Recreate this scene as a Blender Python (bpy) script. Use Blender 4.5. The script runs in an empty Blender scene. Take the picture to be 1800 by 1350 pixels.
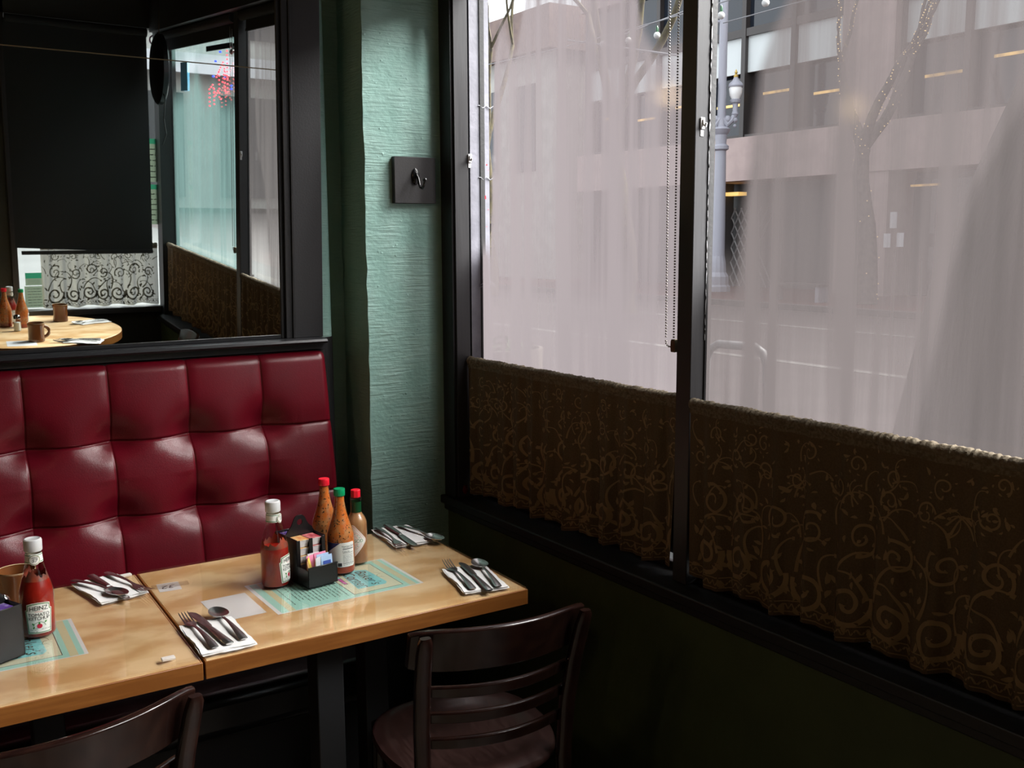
import bpy, bmesh, math, random
from mathutils import Matrix, Vector
random.seed(7)
C = bpy.context.scene.collection
SC = bpy.context.scene
pi = math.pi
sin, cos, tan = math.sin, math.cos, math.tan

# ------------------------------------------------------------------ camera
YAW, PIT, ROL, FPX = 0.56194015, 0.14336413, -0.00495035, 1749.2
CAM = Vector((-0.4524, -1.7957, 1.5192))
def cam_basis():
    f = Vector((sin(YAW)*cos(PIT), cos(YAW)*cos(PIT), -sin(PIT)))
    r0 = Vector((cos(YAW), -sin(YAW), 0)); u0 = r0.cross(f)
    return cos(ROL)*r0 + sin(ROL)*u0, -sin(ROL)*r0 + cos(ROL)*u0, f
_r, _u, _f = cam_basis()
cd = bpy.data.cameras.new('camera'); cam = bpy.data.objects.new('camera', cd); C.objects.link(cam)
cam.matrix_world = Matrix(((_r.x, _u.x, -_f.x, CAM.x), (_r.y, _u.y, -_f.y, CAM.y), (_r.z, _u.z, -_f.z, CAM.z), (0, 0, 0, 1)))
cd.sensor_width = 36; cd.lens = FPX*36/1800; cd.clip_start = 0.02; cd.clip_end = 400
SC.camera = cam

# ------------------------------------------------------------------ sky, lamps, exposure
SC.view_settings.view_transform = 'Standard'; SC.view_settings.look = 'None'
SC.view_settings.gamma = 1.0; SC.view_settings.use_curve_mapping = False
SC.view_settings.exposure = 0.0
SKY = 2.6
w = bpy.data.worlds.new('overcast_sky'); SC.world = w; w.use_nodes = True
bg = w.node_tree.nodes['Background']; bg.inputs[0].default_value = (0.90, 0.95, 1.0, 1); bg.inputs[1].default_value = SKY
sl = bpy.data.lights.new('veiled_sun', 'SUN'); sl.energy = 54.0; sl.angle = math.radians(55); sl.color = (1.0, 0.97, 0.94)
so = bpy.data.objects.new('veiled_sun', sl); C.objects.link(so)
so.rotation_euler = Vector((.60, -.33, .74)).to_track_quat('Z', 'Y').to_euler()
def point_lamp(name, loc, power, col, size=0.07):
    l = bpy.data.lights.new(name, 'POINT'); l.energy = power; l.color = col; l.shadow_soft_size = size
    o = bpy.data.objects.new(name, l); o.location = loc; C.objects.link(o)
point_lamp('pendant_light', (-1.25, -0.75, 2.15), 7.0, (1.0, 0.66, 0.36))
point_lamp('pendant_light', (-2.3, -0.3, 2.15), 5.0, (1.0, 0.66, 0.36))
cy = SC.cycles
cy.max_bounces = 10; cy.diffuse_bounces = 5; cy.glossy_bounces = 6; cy.transmission_bounces = 6; cy.transparent_max_bounces = 16
cy.sample_clamp_indirect = 6.0; cy.caustics_reflective = False; cy.caustics_refractive = False; cy.use_denoising = True

# ------------------------------------------------------------------ materials
def lin(h):
    h = h.lstrip('#'); o = []
    for i in (0, 2, 4):
        c = int(h[i:i+2], 16)/255
        o.append(c/12.92 if c <= 0.04045 else ((c+0.055)/1.055)**2.4)
    return tuple(o) + (1,)
def nodes(m):
    m.use_nodes = True; return m.node_tree.nodes, m.node_tree.links
def mat(name, col, rough=0.5, metal=0.0, spec=0.5, col2=None, nscale=8, nstretch=(1, 1, 1), ndetail=5, lo=0.4, hi=0.62,
        bump=0, bscale=60, bstretch=(1, 1, 1), coat=0.0, emit=0, rough2=None, trans=0):
    m = bpy.data.materials.new(name); N, L = nodes(m); b = N['Principled BSDF']
    c = lin(col) if isinstance(col, str) else tuple(col) + (1,)
    b.inputs['Base Color'].default_value = c; b.inputs['Roughness'].default_value = rough
    b.inputs['Metallic'].default_value = metal; b.inputs['Specular IOR Level'].default_value = spec
    b.inputs['Coat Weight'].default_value = coat; b.inputs['Coat Roughness'].default_value = 0.06
    if emit:
        b.inputs['Emission Color'].default_value = c; b.inputs['Emission Strength'].default_value = emit
    tc = N.new('ShaderNodeTexCoord')
    if col2:
        mp = N.new('ShaderNodeMapping'); mp.inputs['Scale'].default_value = nstretch; L.new(tc.outputs['Object'], mp.inputs[0])
        n = N.new('ShaderNodeTexNoise'); n.inputs['Scale'].default_value = nscale; n.inputs['Detail'].default_value = ndetail
        L.new(mp.outputs[0], n.inputs['Vector'])
        r = N.new('ShaderNodeValToRGB'); r.color_ramp.elements[0].position = lo; r.color_ramp.elements[1].position = hi
        r.color_ramp.elements[0].color = c; r.color_ramp.elements[1].color = lin(col2) if isinstance(col2, str) else tuple(col2) + (1,)
        L.new(n.outputs[0], r.inputs[0]); L.new(r.outputs[0], b.inputs['Base Color'])
        if rough2 is not None:
            mr = N.new('ShaderNodeMapRange'); mr.inputs[1].default_value = lo; mr.inputs[2].default_value = hi
            mr.inputs[3].default_value = rough; mr.inputs[4].default_value = rough2
            L.new(n.outputs[0], mr.inputs[0]); L.new(mr.outputs[0], b.inputs['Roughness'])
    if bump:
        mp = N.new('ShaderNodeMapping'); mp.inputs['Scale'].default_value = bstretch; L.new(tc.outputs['Object'], mp.inputs[0])
        n = N.new('ShaderNodeTexNoise'); n.inputs['Scale'].default_value = bscale; n.inputs['Detail'].default_value = 6
        L.new(mp.outputs[0], n.inputs['Vector'])
        bp = N.new('ShaderNodeBump'); bp.inputs['Strength'].default_value = bump; bp.inputs['Distance'].default_value = 0.004
        L.new(n.outputs[0], bp.inputs['Height']); L.new(bp.outputs[0], b.inputs['Normal'])
    return m
M = {}
M['black_paint'] = mat('black_paint', (0.012, 0.012, 0.013), 0.5, bump=0.15, bscale=120)
M['charcoal'] = mat('charcoal_board', (0.030, 0.029, 0.030), 0.55, bump=0.1, bscale=200)
M['stile'] = mat('dark_grey_stile', (0.024, 0.024, 0.026), 0.5, bump=0.1, bscale=200)
M['frame_wood'] = mat('charcoal_window_wood', (0.028, 0.0275, 0.030), 0.42, bump=0.15, bscale=60, bstretch=(1, 1, .1))
M['alu'] = mat('weathered_aluminium', (0.20, 0.20, 0.235), 0.5, metal=0.0, col2=(0.155, 0.155, 0.185), nscale=14, bump=0.2, bscale=80)
M['olive'] = mat('dark_green_paint', (0.050, 0.072, 0.026), 0.6, col2=(0.062, 0.088, 0.032), nscale=5, bump=0.35, bscale=40)
M['ceiling'] = mat('dark_ceiling_paint', (0.012, 0.011, 0.010), 0.8, bump=0.2)
M['darkwall'] = mat('dark_wall_paint', (0.02, 0.022, 0.018), 0.7, bump=0.2)
M['floor'] = mat('worn_floor', (0.075, 0.05, 0.03), 0.45, col2=(0.34, 0.29, 0.24), nscale=7, lo=0.46, hi=0.7, bump=0.3, bscale=25)
M['leather'] = mat('oxblood_leatherette', (0.105, 0.0022, 0.0085), 0.30, spec=0.34, col2=(0.085, 0.0018, 0.0068), nscale=5, bump=0.12, bscale=420, rough2=0.36)
M['black_vinyl'] = mat('black_vinyl', (0.010, 0.010, 0.012), 0.3)
M['thread'] = mat('seam_thread', (0.10, 0.003, 0.01), 0.6)
M['rail'] = mat('black_satin_wood', (0.016, 0.016, 0.018), 0.3, bump=0.12, bscale=40, bstretch=(.2, 1, 1))
M['chair'] = mat('dark_walnut_lacquer', (0.010, 0.0038, 0.003), 0.22, spec=0.42, col2=(0.017, 0.0065, 0.0045), nscale=18, nstretch=(1, 6, 1), coat=0.3)
M['seat'] = mat('dark_walnut_seat', (0.030, 0.013, 0.011), 0.33, spec=0.5, col2=(0.044, 0.020, 0.017), nscale=14, nstretch=(8, 1, 1), coat=0.15, rough2=0.42)
M['table_top'] = mat('birch_laminate', (0.58, 0.335, 0.14), 0.45, col2=(0.80, 0.57, 0.325), nscale=6.5, nstretch=(1, 1.7, 1), ndetail=9, lo=0.40, hi=0.58)
M['table_edge'] = mat('maple_edge_band', (0.20, 0.066, 0.011), 0.42, col2=(0.27, 0.10, 0.020), nscale=9, nstretch=(.6, .6, 9), ndetail=8, bump=0.1, bscale=60)
M['black_steel'] = mat('black_steel', (0.016, 0.017, 0.019), 0.5)
M['paper'] = mat('white_paper', (0.80, 0.79, 0.78), 0.8, bump=0.25, bscale=60)
M['card'] = mat('white_card', (0.74, 0.74, 0.76), 0.6)
M['steel'] = mat('stainless_steel', (0.72, 0.71, 0.70), 0.27, metal=1.0)
M['chrome'] = mat('chrome', (0.75, 0.74, 0.72), 0.1, metal=1.0)
M['plastic'] = mat('black_plastic', (0.007, 0.007, 0.008), 0.30, spec=0.35)
M['white_cap'] = mat('white_metal_cap', (0.62, 0.63, 0.64), 0.35)
M['red_cap'] = mat('red_plastic_cap', (0.75, 0.012, 0.03), 0.35)
M['green_cap'] = mat('green_plastic_cap', (0.0, 0.27, 0.10), 0.35)
M['foil'] = mat('dark_green_foil', (0.004, 0.045, 0.014), 0.3)
M['ketchup'] = mat('ketchup', (0.34, 0.012, 0.005), 0.35, col2=(0.22, 0.006, 0.003), nscale=30)
M['smear'] = mat('ketchup_smear', (0.34, 0.05, 0.02), 0.4, col2=(0.16, 0.06, 0.045), nscale=45)
M['label_white'] = mat('label_white', (0.78, 0.78, 0.74), 0.5)
M['label_green'] = mat('label_green', (0.10, 0.24, 0.13), 0.5)
M['label_gold'] = mat('label_gold', (0.45, 0.34, 0.16), 0.5)
M['label_red'] = mat('label_red', (0.55, 0.01, 0.05), 0.5)
M['label_pink'] = mat('label_pink', (0.75, 0.30, 0.28), 0.5)
M['label_navy'] = mat('label_navy', (0.015, 0.02, 0.12), 0.5)
M['ink'] = mat('black_ink', (0.012, 0.012, 0.014), 0.6)
M['brown_ink'] = mat('brown_ink', (0.05, 0.022, 0.012), 0.6)
M['leaf'] = mat('label_leaf_green', (0.03, 0.22, 0.03), 0.5)
M['mat_teal'] = mat('menu_teal', (0.36, 0.66, 0.58), 0.6)
M['mat_cream'] = mat('menu_cream', (0.62, 0.57, 0.36), 0.6)
M['mat_panel'] = mat('menu_panel', (0.66, 0.66, 0.48), 0.6)
M['mat_blue'] = mat('menu_blue', (0.22, 0.62, 0.66), 0.6)
M['mat_pink'] = mat('menu_pink', (0.55, 0.09, 0.36), 0.6)
M['tape'] = mat('clear_tape', (0.45, 0.34, 0.22), 0.25)
M['tab'] = mat('milky_plastic', (0.66, 0.62, 0.58), 0.3)
M['orange_foil'] = mat('orange_foil_lid', (0.70, 0.26, 0.08), 0.35, col2=(0.75, 0.55, 0.25), nscale=90)
M['red_foil'] = mat('red_foil_lid', (0.45, 0.03, 0.06), 0.35, col2=(0.70, 0.30, 0.28), nscale=90)
M['purple_foil'] = mat('purple_foil_lid', (0.10, 0.04, 0.28), 0.35, col2=(0.55, 0.50, 0.62), nscale=90, lo=.5, hi=.66)
M['tub'] = mat('white_tub_plastic', (0.72, 0.70, 0.70), 0.4)
M['kraft'] = mat('kraft_paper', (0.46, 0.27, 0.10), 0.7)
M['yellow'] = mat('yellow_paper', (0.75, 0.58, 0.10), 0.7)
M['pink'] = mat('pink_paper', (0.80, 0.26, 0.42), 0.7)
M['blue'] = mat('pale_blue_paper', (0.38, 0.55, 0.78), 0.7)
M['blue_print'] = mat('blue_print', (0.05, 0.10, 0.42), 0.6)
M['grey_paper'] = mat('grey_white_paper', (0.60, 0.63, 0.66), 0.7)
M['mug'] = mat('amber_brown_glaze', (0.13, 0.042, 0.012), 0.2, col2=(0.17, 0.06, 0.018), nscale=9, coat=0.4)
M['mug_rim'] = mat('cream_glaze_rim', (0.55, 0.42, 0.25), 0.25)
M['salt'] = mat('white_salt', (0.72, 0.70, 0.66), 0.8)
M['hook'] = mat('black_iron', (0.010, 0.010, 0.011), 0.25)
M['clip'] = mat('clear_white_clip', (0.60, 0.60, 0.62), 0.25)
M['brass'] = mat('antique_brass', (0.16, 0.13, 0.08), 0.35, metal=0.8)
M['bead'] = mat('bead_chain_metal', (0.22, 0.20, 0.19), 0.3, metal=0.9)
M['curtain'] = mat('brown_sheer', (0.105, 0.072, 0.040), 0.9, col2=(0.13, 0.09, 0.052), nscale=300)
M['scroll'] = mat('tan_lace_scroll', (0.30, 0.21, 0.11), 0.85)
M['hem'] = mat('gathered_lace_hem', (0.12, 0.09, 0.055), 0.9, col2=(0.20, 0.165, 0.115), nscale=160, bump=0.5, bscale=200)
M['shade'] = mat('black_shade_cloth', (0.004, 0.004, 0.0045), 0.85)
M['redball'] = mat('red_glaze', (0.16, 0.006, 0.006), 0.35)
M['led_red'] = mat('red_led', (1.0, 0.05, 0.07), 0.4, emit=4)
M['led_blue'] = mat('blue_led', (0.05, 0.10, 1.0), 0.4, emit=2.0)
M['cord'] = mat('black_cord', (0.01, 0.01, 0.01), 0.5)
M['pale_line'] = mat('bronze_seam', (0.22, 0.17, 0.09), 0.4, metal=0.5)
M['notice_green'] = mat('notice_green', (0.06, 0.40, 0.24), 0.6)
M['notice_paper'] = mat('notice_paper', (0.60, 0.66, 0.55), 0.6)
M['stick_blue'] = mat('sticker_blue', (0.03, 0.30, 0.50), 0.6)
M['teal_door'] = None
# outdoors
M['asphalt'] = mat('wet_pinkish_road', (0.041, 0.033, 0.033), 0.5, col2=(0.049, 0.039, 0.039), nscale=1.2)
M['brickwalk'] = mat('red_brick_paving', (0.072, 0.015, 0.012), 0.6, col2=(0.06, 0.014, 0.011), nscale=9)
M['kerb'] = mat('pale_kerb_stone', (0.065, 0.059, 0.057), 0.6)
M['front_walk'] = mat('grey_concrete_walk', (0.022, 0.024, 0.025), 0.6, col2=(0.028, 0.030, 0.031), nscale=2)
M['roadpaint'] = mat('road_paint', (0.11, 0.105, 0.10), 0.6)
M['stone'] = mat('pink_precast_stone', (0.43, 0.33, 0.31), 0.7, col2=(0.38, 0.29, 0.275), nscale=2)
M['stone_b'] = mat('pale_stone', (0.42, 0.41, 0.38), 0.7, col2=(0.34, 0.33, 0.31), nscale=1.5)
M['roofbrown'] = mat('brown_brick', (0.20, 0.14, 0.12), 0.7, col2=(0.16, 0.11, 0.10), nscale=3)
M['winglass'] = mat('dark_window_glass', (0.010, 0.014, 0.022), 0.06, spec=0.6)
M['winframe'] = mat('bronze_window_frame', (0.035, 0.028, 0.026), 0.4)
M['spandrel'] = mat('pale_spandrel', (0.55, 0.58, 0.58), 0.5)
M['winlight'] = mat('warm_ceiling_strip', (1.0, 0.62, 0.20), 0.5, emit=0.8)
M['amber_room'] = mat('amber_interior', (0.16, 0.11, 0.03), 0.8)
M['storefront'] = mat('dim_storefront', (0.05, 0.045, 0.045), 0.4)
M['lattice'] = mat('steel_lattice', (0.16, 0.15, 0.15), 0.5)
M['lampgrey'] = mat('grey_cast_iron', (0.30, 0.30, 0.345), 0.5)
M['lampglobe'] = mat('milk_glass', (0.75, 0.74, 0.73), 0.3)
M['gilt'] = mat('gilt', (0.55, 0.38, 0.10), 0.35, metal=0.6)
M['bulb'] = mat('white_bulb', (0.35, 0.345, 0.34), 0.3)
M['wire'] = mat('grey_wire', (0.12, 0.12, 0.13), 0.5)
M['bark'] = mat('mossy_bark', (0.085, 0.072, 0.036), 0.9, col2=(0.05, 0.042, 0.03), nscale=9)
M['bark2'] = mat('grey_bark', (0.12, 0.10, 0.09), 0.9, col2=(0.07, 0.06, 0.055), nscale=9)
M['bark3'] = mat('dark_brown_bark', (0.034, 0.024, 0.017), 0.9, col2=(0.018, 0.013, 0.010), nscale=9, nstretch=(1, 1, .25), bump=.5, bscale=30, bstretch=(1, 1, .2))
M['fairy'] = mat('warm_fairy_light', (1.0, 0.72, 0.35), 0.4, emit=1.6)
M['planter'] = mat('pale_concrete_planter', (0.11, 0.095, 0.08), 0.8)
M['shrub'] = mat('dull_green_shrub', (0.07, 0.10, 0.06), 0.8)
M['galv'] = mat('galvanised_steel', (0.14, 0.14, 0.145), 0.45)
M['signwhite'] = mat('white_notice', (0.75, 0.76, 0.80), 0.5)
M['redboard'] = mat('red_board', (0.60, 0.06, 0.09), 0.5)
M['pinksign'] = mat('pink_vinyl', (0.75, 0.22, 0.60), 0.5)

# teal plaster: horizontal trowel strokes
def plaster():
    m = bpy.data.materials.new('teal_plaster'); N, L = nodes(m); b = N['Principled BSDF']
    b.inputs['Roughness'].default_value = 0.62
    tc = N.new('ShaderNodeTexCoord')
    def noise(scale, st, det=5, dist=0.0):
        mp = N.new('ShaderNodeMapping'); mp.inputs['Scale'].default_value = st; L.new(tc.outputs['Object'], mp.inputs[0])
        n = N.new('ShaderNodeTexNoise'); n.inputs['Scale'].default_value = scale; n.inputs['Detail'].default_value = det
        n.inputs['Distortion'].default_value = dist; L.new(mp.outputs[0], n.inputs['Vector']); return n.outputs[0]
    a = noise(11, (1, 1, 15), 6, 0.6); c = noise(60, (1, 1, 1.6), 4); d = noise(9, (1, 1, 1), 3)
    def math_(op, x, y):
        n = N.new('ShaderNodeMath'); n.operation = op
        for i, q in enumerate((x, y)):
            if isinstance(q, (int, float)): n.inputs[i].default_value = q
            else: L.new(q, n.inputs[i])
        return n.outputs[0]
    dd = math_('SUBTRACT', math_('MULTIPLY', d, 2.2), 0.55)
    h = math_('ADD', math_('MULTIPLY', math_('MULTIPLY', a, dd), 1.1), math_('MULTIPLY', c, 0.45))
    vo = N.new('ShaderNodeTexVoronoi'); vo.inputs['Scale'].default_value = 42; L.new(tc.outputs['Object'], vo.inputs['Vector'])
    blob = N.new('ShaderNodeMapRange'); blob.inputs[1].default_value = 0.0; blob.inputs[2].default_value = 0.22; blob.inputs[3].default_value = 0.5; blob.inputs[4].default_value = 0
    L.new(vo.outputs['Distance'], blob.inputs[0])
    h = math_('ADD', h, math_('MULTIPLY', blob.outputs[0], math_('GREATER_THAN', c, 0.56)))
    bp = N.new('ShaderNodeBump'); bp.inputs['Strength'].default_value = 0.75; bp.inputs['Distance'].default_value = 0.006
    L.new(h, bp.inputs['Height']); L.new(bp.outputs[0], b.inputs['Normal'])
    r = N.new('ShaderNodeValToRGB'); r.color_ramp.elements[0].color = (0.28, 0.49, 0.435, 1); r.color_ramp.elements[1].color = (0.345, 0.555, 0.50, 1)
    r.color_ramp.elements[0].position = 0.35; r.color_ramp.elements[1].position = 0.65
    L.new(d, r.inputs[0]); L.new(r.outputs[0], b.inputs['Base Color'])
    return m
M['teal'] = plaster()

def speckled(name, base, c1, c2):
    m = bpy.data.materials.new(name); N, L = nodes(m); b = N['Principled BSDF']; b.inputs['Roughness'].default_value = 0.3
    tc = N.new('ShaderNodeTexCoord')
    n = N.new('ShaderNodeTexNoise'); n.inputs['Scale'].default_value = 55; n.inputs['Detail'].default_value = 6; L.new(tc.outputs['Object'], n.inputs['Vector'])
    v = N.new('ShaderNodeTexNoise'); v.inputs['Scale'].default_value = 190; v.inputs['Detail'].default_value = 2; L.new(tc.outputs['Object'], v.inputs['Vector'])
    r1 = N.new('ShaderNodeValToRGB'); r1.color_ramp.elements[0].color = base + (1,); r1.color_ramp.elements[1].color = c1 + (1,)
    r1.color_ramp.elements[0].position = 0.42; r1.color_ramp.elements[1].position = 0.62; L.new(n.outputs[0], r1.inputs[0])
    mr = N.new('ShaderNodeMapRange'); mr.inputs[1].default_value = 0.60; mr.inputs[2].default_value = 0.64; L.new(v.outputs[0], mr.inputs[0])
    mx = N.new('ShaderNodeMixRGB'); L.new(mr.outputs[0], mx.inputs[0]); L.new(r1.outputs[0], mx.inputs[1]); mx.inputs[2].default_value = c2 + (1,)
    L.new(mx.outputs[0], b.inputs['Base Color']); return m
M['hot'] = speckled('speckled_hot_sauce', (0.62, 0.15, 0.025), (0.52, 0.22, 0.08), (0.035, 0.02, 0.012))
M['hot_low'] = mat('red_orange_sauce', (0.42, 0.055, 0.012), 0.3, col2=(0.34, 0.04, 0.01), nscale=40)
M['residue'] = mat('tan_sauce_residue', (0.42, 0.22, 0.10), 0.35, col2=(0.30, 0.12, 0.05), nscale=35, nstretch=(1, 1, .4))

def schlick(N, L, r0):
    lw = N.new('ShaderNodeLayerWeight'); p = N.new('ShaderNodeMath'); p.operation = 'POWER'; L.new(lw.outputs['Facing'], p.inputs[0]); p.inputs[1].default_value = 5
    lw.inputs['Blend'].default_value = 0.5
    m = N.new('ShaderNodeMath'); m.operation = 'MULTIPLY_ADD'; L.new(p.outputs[0], m.inputs[0]); m.inputs[1].default_value = 1-r0; m.inputs[2].default_value = r0
    return m.outputs[0]
def clear(name, tint, gloss_rough=0.03, ior=1.45, base=0.0):
    m = bpy.data.materials.new(name); N, L = nodes(m); N.remove(N['Principled BSDF']); out = N['Material Output']
    t = N.new('ShaderNodeBsdfTransparent'); t.inputs[0].default_value = tint + (1,)
    g = N.new('ShaderNodeBsdfGlossy'); g.inputs['Roughness'].default_value = gloss_rough; g.inputs[0].default_value = (1, 1, 1, 1)
    f = schlick(N, L, ((ior-1)/(ior+1))**2)
    x = N.new('ShaderNodeMixShader'); L.new(f, x.inputs[0]); L.new(t.outputs[0], x.inputs[1]); L.new(g.outputs[0], x.inputs[2])
    L.new(x.outputs[0], out.inputs[0]); return m
M['glass'] = clear('clear_bottle_glass', (0.93, 0.95, 0.93))
M['acrylic'] = clear('clear_acrylic_sheet', (0.985, 0.98, 0.965), 0.04, 1.5)
M['mirror'] = mat('mirror_silver', (0.80, 0.86, 0.84), 0.01, metal=1.0)

def fogged(name, dens, tint):
    m = bpy.data.materials.new(name); N, L = nodes(m); N.remove(N['Principled BSDF']); out = N['Material Output']
    at = N.new('ShaderNodeAttribute'); at.attribute_name = 'fog'
    tc = N.new('ShaderNodeTexCoord')
    def streak(scale, st, det):
        mp = N.new('ShaderNodeMapping'); mp.inputs['Scale'].default_value = st; L.new(tc.outputs['Object'], mp.inputs[0])
        n = N.new('ShaderNodeTexNoise'); n.inputs['Scale'].default_value = scale; n.inputs['Detail'].default_value = det; L.new(mp.outputs[0], n.inputs['Vector'])
        return n.outputs[0]
    a = streak(22, (1, 1, 0.035), 6); bq = streak(3.5, (1, 1, .5), 3)
    r = N.new('ShaderNodeMapRange'); r.inputs[1].default_value = 0.3; r.inputs[2].default_value = 0.7; r.inputs[3].default_value = 0.74; r.inputs[4].default_value = 1.12
    L.new(a, r.inputs[0])
    r2 = N.new('ShaderNodeMapRange'); r2.inputs[1].default_value = 0.3; r2.inputs[2].default_value = 0.7; r2.inputs[3].default_value = 0.93; r2.inputs[4].default_value = 1.05
    L.new(bq, r2.inputs[0])
    p = N.new('ShaderNodeMath'); p.operation = 'MULTIPLY'; L.new(r.outputs[0], p.inputs[0]); L.new(r2.outputs[0], p.inputs[1])
    p2 = N.new('ShaderNodeMath'); p2.operation = 'MULTIPLY'; L.new(p.outputs[0], p2.inputs[0]); L.new(at.outputs['Fac'], p2.inputs[1])
    p3 = N.new('ShaderNodeMath'); p3.operation = 'MULTIPLY'; p3.use_clamp = True; L.new(p2.outputs[0], p3.inputs[0]); p3.inputs[1].default_value = dens
    t = N.new('ShaderNodeBsdfTransparent'); t.inputs[0].default_value = (0.95, 0.96, 0.96, 1)
    s = N.new('ShaderNodeBsdfTranslucent'); s.inputs[0].default_value = tint + (1,)
    x = N.new('ShaderNodeMixShader'); L.new(p3.outputs[0], x.inputs[0]); L.new(t.outputs[0], x.inputs[1]); L.new(s.outputs[0], x.inputs[2])
    g = N.new('ShaderNodeBsdfGlossy'); g.inputs['Roughness'].default_value = 0.08
    f = schlick(N, L, 0.012)
    y = N.new('ShaderNodeMixShader'); L.new(f, y.inputs[0]); L.new(x.outputs[0], y.inputs[1]); L.new(g.outputs[0], y.inputs[2])
    L.new(y.outputs[0], out.inputs[0]); return m
M['fog'] = fogged('thickly_fogged_pane', 1.04, (0.064, 0.0572, 0.0600))
M['fog_b'] = fogged('fogged_pane', 0.985, (0.0385, 0.0342, 0.0344))
M['fog_teal'] = fogged('fogged_pane_teal_cast', 0.90, (0.042, 0.068, 0.066))  # teal light of a greener building behind, put into the fog colour
M['fog_light'] = fogged('lightly_misted_pane', 0.25, (0.05, 0.052, 0.052))

def sheer(name, dens, col):
    m = bpy.data.materials.new(name); N, L = nodes(m); N.remove(N['Principled BSDF']); out = N['Material Output']
    t = N.new('ShaderNodeBsdfTransparent'); s = N.new('ShaderNodeBsdfTranslucent'); s.inputs[0].default_value = col + (1,)
    d = N.new('ShaderNodeBsdfDiffuse'); d.inputs[0].default_value = col + (1,)
    q = N.new('ShaderNodeMixShader'); q.inputs[0].default_value = 0.5; L.new(s.outputs[0], q.inputs[1]); L.new(d.outputs[0], q.inputs[2])
    x = N.new('ShaderNodeMixShader'); x.inputs[0].default_value = dens; L.new(t.outputs[0], x.inputs[1]); L.new(q.outputs[0], x.inputs[2])
    L.new(x.outputs[0], out.inputs[0]); return m
M['sheer'] = sheer('backlit_sheer_lace', 0.80, (0.105, 0.098, 0.075))
M['sheer_scroll'] = sheer('backlit_lace_scroll', 0.95, (0.040, 0.035, 0.022))

M['notice_paper'] = sheer('notice_paper', 1.0, (0.10, 0.125, 0.09)); M['notice_green'] = sheer('notice_green', 1.0, (0.015, 0.10, 0.055))
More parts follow.
